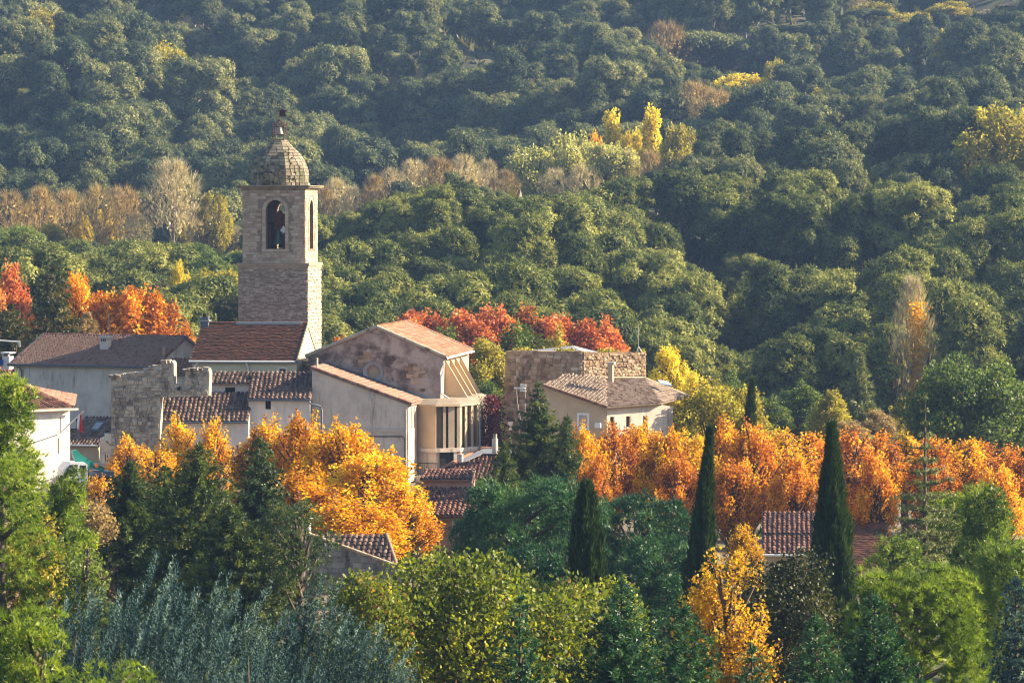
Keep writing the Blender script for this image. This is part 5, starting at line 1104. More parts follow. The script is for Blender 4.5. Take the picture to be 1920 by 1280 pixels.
# ---- foreground
g_ = 'silver-blue cypress shrubs in the foreground'
grow('plumes', 280, 1085, 128, 660, 'blue', 'wide silver-blue cypress shrub with feathery upright plumes filling the lower left', 'shrub', g_, 'blue_cypress', n=5400, size=1.0)
grow('plumes', 95, 1125, 124, 260, 'blue', 'silver-blue cypress shrub at the left end of the blue mass', 'shrub', g_, 'blue_cypress', n=1500, size=.9)
grow('plumes', 610, 1125, 122, 300, 'blue', 'lower silver-blue cypress shrub at the right end of the blue mass, beside the yellow-green tree', 'shrub', g_, 'blue_cypress', n=2900, size=.9)
grow('plumes', 470, 1190, 110, 320, 'blue', 'silver-blue cypress shrub nearest the camera at the bottom edge', 'shrub', g_, 'blue_cypress', n=1800, size=.8)
grow('conifer', 1905, 1095, 126, 190, 'blue', 'narrow silver-blue conifer cut by the right edge beside the round pine', 'shrub', g_, 'blue_cypress', rows=34, per=12, size=.45, lift=.4, droop=.2, power=.6, cb=.02, core=False, step=.24)
g_ = 'yellow-green broadleaf trees in the foreground'
grow('broad', 900, 1040, 152, 500, 'leaf_yg', 'largest bushy yellow-green tree at the bottom centre, below the pink house', group=g_, name='broadleaf_tree', npuff=56, pr=(.8, 1.5), leaf=.19, per=340, accent=.012, cb=.1)
grow('broad', 700, 1085, 148, 280, 'leaf_yg', 'bushy yellow-green tree with red leaf tips, between the blue shrub and the largest yellow-green tree', group=g_, name='broadleaf_tree', npuff=34, pr=(.7, 1.2), leaf=.16, per=520, accent=.05, cb=.1)
grow('broad', 1115, 1085, 155, 230, 'leaf_yg', 'bright yellow-green tree right below the short dark cypress', group=g_, name='broadleaf_tree', npuff=30, pr=(.7, 1.2), leaf=.17, per=480, cb=.1)
grow('broad', 1365, 1035, 142, 250, 'leaf_mix', 'pointed orange and yellow tree in the foreground right of the green conifers', name='autumn_tree', npuff=50, pr=(.35, .8), leaf=.13, per=640, cb=.03, zst=1.4, shape='cone', spikes=60, fill=.2)
grow('broad', 1465, 1035, 165, 250, 'leaf_dark', 'dark holm oak with yellowed sprays, left of the round green pine', name='holm_oak', npuff=42, pr=(.7, 1.2), leaf=.16, per=480, cb=.05, accent=.03)
grow('pine', 1720, 1048, 140, 290, 'pine_light', 'round bright green pine with candle-like tufts at the lower right', name='umbrella_pine', npuff=80, pr=(.6, .95), tmpl=NT_BIG, size=.40, dens=66, umbrella=False, cb=.12, up=1.2, core=0, low=-.8)
g_ = 'feathery green conifers along the bottom edge'
k_ = dict(core=False, size=.5, rows=34, per=12, step=.26, lift=.3, droop=.2, power=.7, vary=.15, cb=.1, spr=.8)
grow('conifer', 1165, 1095, 132, 330, 'conifer_green', 'feathery dark green conifer at the bottom between the yellow-green trees and the orange tree', group=g_, name='conifer', **k_)
grow('conifer', 1285, 1145, 128, 250, 'conifer_green', 'feathery conifer with a leaning top in front of the pointed orange tree', group=g_, name='conifer', **k_)
grow('conifer', 975, 1125, 136, 190, 'conifer_green', 'slim feathery conifer rising in front of the largest yellow-green tree', group=g_, name='conifer', **{**k_, 'rows': 20})
grow('conifer', 1640, 1125, 130, 290, 'conifer_green', 'grey-green conifer in front of the round pine', group=g_, name='conifer', **k_)
grow('conifer', 1530, 1165, 128, 230, 'conifer_green', 'low dark conifer at the bottom edge left of the grey-green one', group=g_, name='conifer', **k_)
grow('conifer', 1410, 1220, 124, 220, 'conifer_green', 'lowest conifer tip at the bottom edge below the orange tree', group=g_, name='conifer', **{**k_, 'rows': 18})
g_ = 'bright green pines at the left edge'
pl = dict(tmpl=NT_LONG, size=.46, dens=95, up=.8, core=0, low=-.9)
grow('pine', 5, 688, 172, 165, 'pine_light', 'tallest bright green pine at the left edge in front of the white house', group=g_, name='pine_tree', npuff=70, pr=(.6, 1.0), cb=.15, conical=.5, **pl)
grow('pine', 128, 868, 165, 120, 'pine_light', 'slender green pine between the truck and the left edge pines', group=g_, name='pine_tree', npuff=44, pr=(.4, .75), cb=.1, conical=.6, **pl)
grow('pine', 10, 838, 150, 190, 'pine_light', 'dense green pine with round tufts below the tallest left edge pine', group=g_, name='pine_tree', npuff=50, pr=(.55, .85), tmpl=NT_BIG, size=.36, dens=76, cb=.2, up=1.1, core=0, low=-.9)
grow('broad', 55, 925, 152, 150, 'leaf_olive', 'yellowing bush among the pines at the left edge', group=None, name='bush', cat='bush', npuff=30, pr=(.5, .9), leaf=.14, per=560, cb=.05)
grow('broad', 160, 990, 150, 130, 'leaf_green', 'pale green bush left of the dark conifers', name='bush', cat='bush', npuff=26, pr=(.4, .8), leaf=.12, per=700, cb=.05)
grow('broad', 175, 905, 190, 110, 'leaf_brown', 'brownish autumn bush just below the truck', name='bush', cat='bush', npuff=22, pr=(.5, .8), leaf=.14, per=560, cb=.05)
grow('pine', 45, 1110, 102, 230, 'pine_light', 'yellow-green pine at the bottom left corner', group=g_, name='pine_tree', npuff=56, pr=(.35, .55), tmpl=NT_LONG, size=.32, dens=150, cb=.2, conical=.5, up=1.0, core=0, low=-.9)
grow('pine', 215, 1205, 98, 210, 'pine_light', 'low yellow-green pine top at the bottom edge in front of the blue shrub', group=g_, name='pine_tree', npuff=48, pr=(.3, .5), tmpl=NT_LONG, size=.28, dens=170, cb=.3, up=1.0, core=0, low=-.9)
# ---- dark conifers, centre left
g_ = 'dark conifers in front of the village'
kd = dict(rows=36, per=15, size=.60, droop=-.05, lift=.12, power=.62, cb=.03, irr=.4, vary=.12)
grow('conifer', 245, 872, 198, 320, 'conifer_dark', 'broad dark conifer, leftmost of the dark group below the ruined wall', group=g_, name='conifer', **kd)
grow('conifer', 372, 838, 192, 360, 'conifer_dark', 'broad dark conifer with a sunlit yellowish right side', group=g_, name='conifer', **kd)
grow('conifer', 310, 880, 200, 300, 'conifer_dark', 'dark conifer filling the gap in the middle of the dark group', group=g_, name='conifer', **kd)
grow('conifer', 487, 826, 200, 200, 'conifer_dark', 'narrow dark conifer, tallest and rightmost of the dark group', group=g_, name='conifer', **{**kd, 'power': .5})
grow('pine', 550, 920, 186, 270, 'conifer_dark', 'tufted dark pine with long branches reaching towards the grey gable', group=g_, name='pine_tree', npuff=56, pr=(.35, .75), tmpl=NT_LONG, size=.32, dens=120, cb=.05, conical=.7, up=1.2, core=0, low=-.9)
grow('conifer', 430, 950, 185, 300, 'conifer_dark', 'low dark conifer behind the blue shrub', group=g_, name='conifer', **kd)
# ---- green mounds, centre
g_ = 'dense blue-green pines below the spruce'
km = dict(tmpl=T_join(T_tuft(6, .8, .09, 9), T_facets(3, 5, .5, .6, .5)), size=.5, dens=88, up=.9, core=0, cb=.05, low=-.5)
grow('pine', 985, 893, 205, 260, 'conifer_green', 'dense blue-green pine right of the pink house', group=g_, name='pine_tree', npuff=64, pr=(.6, 1.05), **km)
grow('pine', 1185, 922, 202, 250, 'conifer_green', 'dense blue-green pine between the two dark cypresses', group=g_, name='pine_tree', npuff=60, pr=(.6, 1.05), **km)
grow('pine', 1250, 1000, 195, 170, 'conifer_green', 'lower blue-green pine at the foot of the tall thin cypress', group=g_, name='pine_tree', npuff=44, pr=(.5, .9), **km)
grow('pine', 1040, 1000, 195, 220, 'conifer_green', 'low dark pine mass behind the short cypress', group=g_, name='pine_tree', npuff=44, pr=(.5, .9), **km)
g_ = 'dark columnar cypresses'
grow('cypress', 1100, 905, 172, 70, 'cypress', 'short stout cypress in front of the blue-green pines', group=g_, name='cypress', size=.45, n=6000, top=.35)
grow('cypress', 1311, 800, 184, 56, 'cypress', 'tall thin dark cypress with a bent tip in front of the orange trees', group=g_, name='cypress', size=.42, n=6000, top=.95, lean=.55)
grow('cypress', 1560, 795, 180, 86, 'cypress', 'largest dark cypress with a broad base, in front of the tiled roof on the right', group=g_, name='cypress', size=.5, n=9000, top=.85)
grow('cypress', 1402, 712, 262, 30, 'cypress', 'small distant cypress spire beside the round olive-yellow tree', group=g_, name='cypress', size=.5, n=2600, top=.8, lean=.3)
grow('conifer', 1735, 748, 205, 300, 'cedar_open', 'open young cedar with flat horizontal branches and a bare tall leader', name='cedar', rows=19, per=9, tmpl=T_join(T_tuft(7, .9, .2, 4), T_facets(3, 2, .6)), size=.30, droop=.02, lift=.10, power=1.1, cb=.02, tufty=True, step=.10, core=False, irr=.35, vary=.2)
g_ = 'bright green pines on the right'
grow('pine', 1850, 895, 195, 125, 'pine_light', 'bright green pine right of the open cedar', group=g_, name='pine_tree', npuff=50, pr=(.5, .9), cb=.05, conical=.5, **pl)
grow('pine', 1785, 915, 215, 120, 'pine_light', 'green pine half hidden behind the open cedar', group=g_, name='pine_tree', npuff=36, pr=(.5, .9), cb=.05, conical=.4, **pl)
grow('pine', 1900, 1000, 180, 170, 'pine_light', 'green pine cut by the right edge above the blue conifer', group=g_, name='pine_tree', npuff=44, pr=(.5, .9), cb=.05, conical=.4, **pl)
grow('pine', 1680, 985, 190, 110, 'pine_light', 'small green pine right of the largest cypress', group=g_, name='pine_tree', npuff=30, pr=(.4, .7), cb=.05, conical=.4, **pl)
g_ = 'spruces beside the ruined tower'
ks = dict(rows=34, per=14, size=.6, droop=-.12, lift=.22, power=.95, cb=.02, irr=.35, vary=.15, step=.28)
grow('conifer', 1008, 722, 246, 370, 'conifer_dark', 'tall dark spruce in front of the ruined tower', group=g_, name='spruce', **ks)
grow('conifer', 1062, 785, 244, 210, 'conifer_dark', 'shorter dark spruce just right of the tall one', group=g_, name='spruce', **ks)
grow('conifer', 945, 835, 236, 210, 'conifer_dark', 'low dark spruce with ragged branches in front of the old tiled roof', group=g_, name='spruce', **ks)

# ---- plane trees with autumn leaves
lib('plane', lambda i: broadleaf(300 + i, 9, 2.2, npuff=30, pr=(.28, .62), leaf=.18, per=470, cb=.30, zst=1.8, fill=.1, shape='egg', spikes=60), 5)
lib('planewide', lambda i: broadleaf(320 + i, 9, 3.0, npuff=56, pr=(.32, .75), leaf=.19, per=470, cb=.14, zst=1.6, fill=.1, shape='egg', spikes=80), 4)
g_ = 'golden plane trees below the church'
for i, (px, py, Y, w, lb) in enumerate([
    (500, 788, 246, 120, 'golden plane tree, left end of the big golden cluster below the church'),
    (572, 775, 244, 135, 'tallest golden plane tree in front of the white walls'),
    (645, 788, 240, 150, 'golden plane tree in the middle of the big golden cluster'),
    (700, 840, 234, 170, 'orange-gold plane tree on the right slope of the big golden cluster'),
    (745, 905, 228, 130, 'lowest orange plane tree beside the pink house'),
    (560, 880, 226, 190, 'shaded plane tree at the foot of the golden cluster, behind the tufted pine'),
    (660, 930, 222, 170, 'shaded brownish plane tree above the grey gable roof')]):
    clone('planewide', i, 9, 3.0, px, py, Y, w * 1.35, 'leaf_gold', lb, 'plane_tree', g_)
g_ = 'plane trees in front of the ruined wall'
for i, (px, py, Y, w, lb) in enumerate([
    (245, 815, 262, 100, 'orange-brown plane tree at the foot of the ruined wall'),
    (335, 781, 258, 110, 'golden plane tree in front of the low canal-tile roof'),
    (400, 786, 257, 95, 'golden plane tree under the roof corner right of the ruined wall'),
    (290, 835, 254, 120, 'orange plane tree between the dark conifers and the ruined wall'),
    (190, 890, 246, 90, 'small brownish plane tree beside the truck')]):
    clone('plane', i, 9, 2.2, px, py, Y, w, 'leaf_gold', lb, 'plane_tree', g_)
g_ = 'row of orange plane trees on the right'
where = ['left end of the row, beside the spruces', 'below the blind white window', 'below the three windows of the tower house', 'under the corner of the tower house',
 'just left of the tall thin cypress', 'just right of the tall thin cypress', 'below the small distant cypress', 'left of the largest cypress', 'touching the left side of the largest cypress',
 'just right of the largest cypress', 'between the largest cypress and the open cedar', 'just left of the open cedar', 'behind the open cedar leader', 'right of the open cedar', 'above the bright green pine', 'next to the right edge', 'cut by the right edge']
pxs = [1092, 1145, 1200, 1250, 1300, 1358, 1412, 1462, 1508, 1600, 1648, 1700, 1752, 1800, 1850, 1895, 1945]
tops = [800, 792, 790, 800, 812, 782, 790, 805, 800, 800, 808, 815, 820, 812, 825, 835, 840]
for i, (px, py) in enumerate(zip(pxs, tops)):
    clone('plane' if px > 1440 else 'planewide', i, 9, 2.2 if px > 1440 else 3.0, px, py, 252 + (i % 3) * 6, 118 + (i * 37 % 26), 'leaf_gold' if i in (0, 2, 3, 5, 13) else 'leaf_mix' if i in (4, 7, 11) else 'leaf_orange', 'orange autumn plane tree ' + where[i], 'plane_tree', g_)
g_ = 'second row of plane trees behind'
for i, (px, py, lb) in enumerate([(1115, 850, 'orange plane tree half hidden by the shorter spruce'), (1270, 850, 'orange plane tree behind the blue-green pines'), (1375, 860, 'orange plane tree behind the holm oak'), (1490, 850, 'orange plane tree left behind the largest cypress'), (1640, 850, 'red-orange plane tree above the small red roof'), (1760, 870, 'red-orange plane tree low behind the open cedar'), (1870, 870, 'red-orange plane tree low near the right edge')]):
    clone('planewide', i + 1, 9, 3.0, px, py, 238, 120, 'leaf_orange', lb, 'plane_tree', g_)
clone('plane', 2, 9, 2.2, 1392, 985, 205, 90, 'leaf_mix', 'small yellow-orange tree left of the tiled roof on the right', 'autumn_tree', None)
clone('plane', 1, 9, 2.2, 1228, 925, 212, 60, 'leaf_gold', 'small yellow tree poking out above the blue-green pines', 'autumn_tree', None)

# ---- behind the village
lib('round', lambda i: broadleaf(340 + i, 12, 5.0, npuff=40, pr=(.7, 1.5), leaf=.33, per=200, cb=.12, shape='round', zst=1.1, fill=.3, spikes=50), 4)
lib('tall', lambda i: broadleaf(345 + i, 13, 3.2, npuff=34, pr=(.6, 1.15), leaf=.27, per=330, cb=.12, shape='round', zst=1.25, fill=.2, spikes=50), 4)
g_ = 'orange and red trees behind the long house'
for i, (px, py, w, lb) in enumerate([(200, 558, 95, 'orange-red tree behind the chimney of the long house'), (258, 545, 110, 'largest orange tree behind the long house'), (305, 575, 80, 'orange tree behind the right gable of the long house'), (350, 622, 50, 'small orange tree at the left corner of the belfry house'), (20, 508, 80, 'red-orange tree at the left edge behind the cedar'), (142, 520, 70, 'red-orange tree peeping over the cedar')]):
    clone('tall', i, 13, 3.2, px, py, 350, w * 1.6, 'leaf_red' if i in (4,) else 'leaf_orange', lb, 'autumn_tree', g_)
g_ = 'red trees behind the church'
for i, (px, py, w, lb) in enumerate([(640, 640, 60, 'small orange tree behind the left slope of the church gable'), (785, 588, 90, 'red tree just behind the church ridge'), (885, 582, 95, 'red tree, second from the church ridge'), (935, 590, 80, 'red tree in the middle of the red row'), (985, 585, 80, 'orange-yellow topped tree in the red row'), (1035, 598, 80, 'red tree right of the orange-yellow topped one'), (1085, 600, 80, 'red tree above the white tower roof'), (1128, 610, 70, 'rightmost red tree above the ruined tower')]):
    clone('tall', i, 13, 3.2, px, py, 372, w * 1.9, 'leaf_orange' if i in (0, 4) else 'leaf_red', lb, 'autumn_tree', g_)
g_ = 'green and yellow trees between church and ruined tower'
for i, (px, py, w, Y, mt, lb) in enumerate([(830, 622, 130, 352, 'leaf_green', 'green tree behind the church roof'), (905, 640, 120, 346, 'leaf_olive', 'yellow-green tree rising between church and ruined tower'), (975, 612, 130, 350, 'leaf_green', 'green tree behind the left edge of the ruined tower'), (1055, 628, 110, 348, 'leaf_olive', 'yellow-green tree behind the ruined tower roof'), (920, 720, 110, 335, 'leaf_green', 'shaded green tree in the gap beside the ivy'), (1250, 655, 110, 335, 'leaf_yellow', 'bright yellow tree right of the ruined tower'), (1300, 700, 80, 330, 'leaf_yellow', 'yellow tree low behind the tower house roof')]):
    clone('tall', i, 13, 3.2, px, py, Y, w, mt, lb, 'broadleaf_tree', g_)
grow('broad', 1338, 722, 290, 250, 'leaf_olive', 'smooth round olive-yellow tree right of the tower house', name='broadleaf_tree', npuff=70, pr=(.8, 1.2), leaf=.22, per=330, cb=.1)
grow('broad', 1815, 668, 318, 260, 'leaf_green', 'large round dark green tree with a sunlit yellow-green top on the right', name='broadleaf_tree', npuff=80, pr=(.8, 1.6), leaf=.30, per=230, cb=.05)
grow('broad', 1910, 720, 325, 200, 'leaf_green', 'dark green tree cut by the right edge behind the orange row', name='broadleaf_tree', npuff=50, pr=(.9, 1.5), leaf=.30, per=230, cb=.05)
g_ = 'dark cedars behind the long house'
kc = dict(rows=20, per=17, size=.95, droop=0, lift=.04, power=.42, cb=.1, irr=.45, step=.5, vary=.2, core=False)
grow('conifer', 100, 503, 338, 170, 'leaf_dark', 'broad dark cedar with flat layered branches behind the long house', group=g_, name='cedar', **kc)
grow('conifer', 20, 575, 332, 170, 'leaf_dark', 'lower dark cedar at the left edge behind the long house', group=g_, name='cedar', **kc)
grow('conifer', 165, 590, 334, 80, 'leaf_brown', 'brownish half bare cedar left of the chimney', group=g_, name='cedar', **kc)
grow('twiggy', 1712, 518, 395, 92, 'leaf_pale', 'tall half bare poplar with golden leaves in its middle', name='poplar', n=600, size=1.6, leafn=0, narrow=True, bark='bark_pale', tw=.035)
x, y, g, H, R = spot(1706, 545, 393.5, 30)
s = Soup(); r_ = np.random.default_rng(5); P_ = np.stack([r_.normal(size=1500) * .5 + .25, r_.normal(size=1500) * .4 - .8, H * (.25 + .68 * r_.random(1500))], 1)
s.stamp(*LEAF, P_, frames(rdir(1500), .27 * (.6 + .7 * r_.random(1500))), .4 + .6 * r_.random(1500))
pop = [o for o in bpy.data.objects if o.name.startswith('poplar')][0]
o = link('leaves', s.mesh('leaves'), M['leaf_gold'], pop, (0, -1.2, 0))
grow('conifer', 1612, 664, 372, 100, 'cedar_open', 'pale green young conifer below the half bare poplar', name='conifer', rows=18, per=8, size=1.1, droop=.1, lift=.2, power=.8, cb=.1, irr=.4, step=.7)
g_ = 'mixed bushes at the foot of the wooded slope'
for i, (px, py, w, Y, mt, lb) in enumerate([(1440, 745, 90, 352, 'leaf_green', 'green tree just right of the small distant cypress'), (1500, 720, 100, 358, 'leaf_green', 'loose green tree above the largest cypress'), (1560, 735, 90, 350, 'leaf_olive', 'yellow-green tree between the largest cypress and the young conifer'), (1640, 770, 90, 345, 'leaf_brown', 'brown bush below the young conifer'), (1590, 790, 90, 340, 'leaf_brown', 'low brown bush left of the other brown bush'), (1380, 700, 80, 360, 'leaf_green', 'green tree behind the round olive-yellow tree'), (1690, 750, 70, 350, 'leaf_olive', 'yellowish bush at the foot of the poplar')]):
    clone('tall', i + 2, 13, 3.2, px, py, Y, w, mt, lb, 'broadleaf_tree', g_)

# ---- valley with pale and golden trees behind the near slope
lib('bare', lambda i: twiggy(360 + i, 13, 4.2, n=260, size=1.8, leafn=420, leaf=.38, tw=.05), 3)
lib('pop', lambda i: broadleaf(380 + i, 20, 2.3, npuff=36, pr=(.7, 1.2), leaf=.5, per=110, cb=.05, zst=1.7, shape='cone'), 2)
g_ = 'golden trees in the valley'
for i, (px, py, w, lb) in enumerate([(1150, 202, 46, 'golden poplar, left and lower of the pair in the valley'), (1221, 173, 46, 'golden poplar, taller right one of the pair in the valley')]):
    clone('pop', i, 20, 2.3, px, py, 640, w, 'leaf_yellow' if i < 2 else 'leaf_gold', lb, 'poplar', g_)
for i, (px, py, w, mt, lb) in enumerate([(1118, 246, 60, 'leaf_gold', 'orange-gold bush left of the golden poplars'), (1188, 240, 60, 'leaf_yellow', 'golden bush between the two golden poplars'), (1262, 232, 100, 'leaf_olive', 'yellow-green bush right of the golden poplars'), (1065, 250, 150, 'leaf_palegreen', 'pale yellow-green round tree left of the golden poplars'), (1000, 272, 120, 'leaf_palegreen', 'pale yellow-green tree further left in the valley'), (985, 318, 60, 'leaf_yellow', 'low yellow bush on the crest of the near slope'), (1140, 268, 140, 'leaf_palegreen', 'pale yellow-green tree in front of the golden poplars')]):
    clone('round', i, 12, 5., px, py, 630 - 2 * i, w, mt, lb, 'broadleaf_tree', g_)
g_ = 'pale bare trees on the valley floor'
bx_ = [(705, 330, 60), (735, 318, 70), (775, 300, 80), (825, 296, 80), (872, 292, 70), (915, 300, 60), (950, 320, 60), (1040, 318, 70), (1180, 285, 60), (1222, 285, 60), (1090, 310, 70), (632, 335, 70), (605, 350, 60), (660, 350, 50)]
for i, (px, py, w) in enumerate(bx_):
    clone('bare', i, 13, 4.2, px, py, 606 + (i % 3) * 5, w, 'leaf_pale' if i % 3 else 'leaf_brown', ['tallest', 'slender', 'low', 'broad', 'leaning', 'thin', 'short', 'brown tinted', 'twiggy', 'beige', 'dense', 'sparse', 'greyish', 'wispy'][i] + ' pale bare tree in the valley strip ' + ('left of the golden poplars' if px < 1100 and px > 690 else 'in front of the golden poplars' if px > 1100 else 'just right of the bell tower'), 'bare_tree', g_, bark='bark_pale')
g_ = 'autumn trees in the valley left of the bell tower'
LV = [(325, 302, 110, 'bare', 'leaf_pale', 'tall pale half bare tree left of the bell tower'), (20, 360, 90, 'bare', 'leaf_brown', 'brown bare tree at the left edge of the valley'), (75, 350, 80, 'bare', 'leaf_brown', 'brown bare tree, second from the left edge'), (125, 358, 80, 'bare', 'leaf_brown', 'brown bare tree, third from the left edge'),
 (180, 350, 80, 'bare', 'leaf_brown', 'brown bare tree above the bright yellow tree'), (225, 365, 80, 'bare', 'leaf_brown', 'brown bare tree left of the tall pale tree'), (203, 388, 60, 'round', 'leaf_yellow', 'bright yellow tree in the valley'), (155, 402, 50, 'round', 'leaf_yellow', 'small yellow tree left of the bright yellow one'),
 (255, 400, 70, 'bare', 'leaf_pale', 'beige bare tree right of the bright yellow one'), (375, 385, 90, 'bare', 'leaf_pale', 'beige tree with yellow leaves near the bell tower'), (420, 415, 70, 'bare', 'leaf_pale', 'beige tree touching the bell tower'), (350, 410, 70, 'round', 'leaf_olive', 'yellowish tree below the tall pale tree'),
 (95, 415, 60, 'round', 'leaf_olive', 'yellow tipped tree in the left of the valley'), (400, 360, 70, 'round', 'leaf_olive', 'yellow-green tree between the tall pale tree and the tower')]
for i, (px, py, w, kk, mt, lb) in enumerate(LV):
    clone(kk, i, 13 if kk == 'bare' else 12, 4.2 if kk == 'bare' else 5., px, py, 596 + (i % 4) * 5, w, mt, lb, 'bare_tree' if kk == 'bare' else 'broadleaf_tree', g_, bark='bark_pale' if kk == 'bare' else 'bark')
clone('round', 1, 12, 5., 340, 488, 452, 55, 'leaf_yellow', 'golden tree left of the bell tower ledge', 'broadleaf_tree', None)
clone('bare', 1, 13, 4.2, 125, 490, 440, 60, 'leaf_brown', 'dull brown bare tree above the cedar', 'bare_tree', None)
g_ = 'bright trees on the far slope'
lib('umb', lambda i: pine(430 + i, 11, 6.5, npuff=40, pr=(1.1, 1.7), size=.8, dens=42, umbrella=True), 2)
for i, (px, py, w, kk, mt, Y, lb) in enumerate([(1390, 136, 125, 'round', 'leaf_yellow', 775, 'wide yellow tree on the far slope right of the golden poplars'), (1530, 165, 80, 'round', 'leaf_olive', 765, 'yellow-green tree right of the wide yellow tree'), (1460, 110, 60, 'round', 'leaf_olive', 800, 'pale yellow tree above the wide yellow tree'),
  (1640, 5, 110, 'round', 'leaf_olive', 900, 'pale yellow-green tree at the top edge'), (1720, 22, 100, 'round', 'leaf_olive', 890, 'pale yellow-green tree below the top edge'), (1780, 2, 90, 'round', 'leaf_olive', 905, 'pale yellow-green tree at the top right beside the olive trees'), (1610, -5, 60, 'bare', 'leaf_pale', 905, 'pale bare tree at the top edge'),
  (1320, 60, 150, 'umb', 'pine_far', 840, 'flat topped umbrella pine, left of three on the far slope'), (1455, 48, 110, 'umb', 'pine_far', 850, 'flat topped umbrella pine, middle of three on the far slope'), (1625, 18, 90, 'umb', 'pine_far', 870, 'flat topped umbrella pine, right of three on the far slope'),
  (1848, 18, 40, 'round', 'leaf_pale', 900, 'silvery olive tree in the clearing at the top right'), (1890, 10, 40, 'round', 'leaf_pale', 905, 'silvery olive tree nearest the right edge of the clearing')]):
    H0, R0 = {'round': (12, 5.), 'bare': (13, 4.2), 'umb': (11, 6.5)}[kk]
    clone(kk, i, H0, R0, px, py, Y, w, mt, lb, 'umbrella_pine' if kk == 'umb' else 'broadleaf_tree', g_)

# ---- the pine forest: the 300 nearest as trees, the rest as one object
PV = []
for i in range(9):
    r0 = random.Random(i)
    H0 = [10.5, 9.5, 11.5, 8.5, 10.5, 12.5, 9.5, 11, 8.5][i]; R0 = [3.4, 3.8, 2.9, 3.6, 4.2, 2.5, 3.2, 3.6, 2.8][i]
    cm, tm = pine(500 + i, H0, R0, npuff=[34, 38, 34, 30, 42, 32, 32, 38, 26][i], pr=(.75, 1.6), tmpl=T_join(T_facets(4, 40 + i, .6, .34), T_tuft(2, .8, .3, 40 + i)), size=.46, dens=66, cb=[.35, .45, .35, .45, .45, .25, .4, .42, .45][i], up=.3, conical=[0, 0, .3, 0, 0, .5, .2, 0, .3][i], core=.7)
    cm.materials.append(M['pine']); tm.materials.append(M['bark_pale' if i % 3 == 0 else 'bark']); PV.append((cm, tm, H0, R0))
cand = []
r_ = np.random.default_rng(77)
for Y0 in np.arange(392, 1010, 7.2):
    half = 1750 / FP * Y0
    for x0 in np.arange(-half, half, 7.6):
        x = x0 + r_.normal() * 2.3; y = Y0 + r_.normal() * 2.2; px = 960 + x / y * FP
        if y < 470 and abs(x - at(150, 400, y).x) < 3: continue
        if any((x - ox) ** 2 + (y - oy) ** 2 < (orr + 1.6) ** 2 for ox, oy, orr in OCC if abs(oy - y) < 12): continue
        if 575 < y < 700 and 560 < px < 1290 and r_.random() < .75: continue
        if 560 < y < 640 and px < 470 and r_.random() < .7: continue
        if y > 860 and px > 1810 and y < 930: continue
        if r_.random() < .10: continue
        den = math.sin(x / 17 + y / 23) * math.sin(x / 31 - y / 19 + 1.3) + .5 * math.sin(x / 9 + y / 11)
        if den < -.62 and r_.random() < .8: continue
        cand.append((x, y, px, den))
cand.sort(key=lambda c: c[1])
near = [c for c in cand if -40 < c[2] < 1960][:300]; nearset = set(near)
SHP = ['rounded', 'broad flat-topped', 'upright', 'low spreading', 'wide many-lobed', 'narrow conical', 'pointed', 'umbrella-like', 'compact']
MARK = [(60, 'at the left edge'), (150, 'above the dark cedars'), (250, 'above the long house'), (340, 'above the orange trees'), (430, 'above the belfry house'), (520, 'hidden behind the bell tower'), (640, 'just right of the bell tower'), (740, 'above the church gable'),
 (840, 'above the church ridge'), (930, 'above the gap beside the church'), (1030, 'above the ruined tower front'), (1120, 'above the white tower roof'), (1210, 'above the antenna pole'), (1300, 'above the yellow trees'), (1400, 'above the round olive-yellow tree'), (1480, 'right of the small cypress spire'), (1580, 'above the largest cypress'), (1680, 'left of the bare poplar'), (1780, 'beside the bare poplar'), (1860, 'above the big green tree'), (9999, 'at the right edge')]
def region(px, py, v, sc, R0):
    wh = next(t for m_, t in MARK if px < m_); ht = 'near the crest' if py < 400 else 'high on the slope' if py < 480 else 'midway up the slope' if py < 560 else 'low on the slope' if py < 630 else 'at the foot of the slope'
    size = 'small' if sc * R0 < 2.7 else 'large' if sc * R0 > 3.9 else 'mid-sized'
    return size + ' ' + SHP[v] + ' pine ' + ht + ', ' + wh, 'pines on the near wooded slope'
OUTX = [-200, 250, 455, 560, 620, 700, 800, 850, 1000, 1100, 1240, 1300, 1400, 1500, 1600, 1700, 1920, 2300]; OUTY = [425, 430, 430, 385, 372, 368, 345, 335, 345, 335, 322, 300, 275, 262, 240, 225, 212, 200]
def fit(x, y, px, H, sc):
    """trees stay under the crest line of the near slope, so the valley behind remains in view"""
    for (tx, hw, ty, tY) in FARV:
        if y < tY and abs(px - tx) < hw + 16 and tY - y < 130:
            lim = CAMZ - (ty + (26 if tY > 700 else 48) - HOR) / FP * y - gz(x, y); sc = min(sc, lim / H)
    if y > 645: return sc
    zmax = CAMZ - (float(np.interp(px, OUTX, OUTY)) - HOR) / FP * y; g = gz(x, y)
    return min(sc, (zmax - g) / H)
def hsize(x, y, px): return 1.0 + (.35 if (px < 640 and 690 < y < 840) else 0) * (math.sin(x / 7.3) * .5 + .5)
near = [c for c in near if fit(c[0], c[1], c[2], 9, 1) > .35]; nearset = set(near)
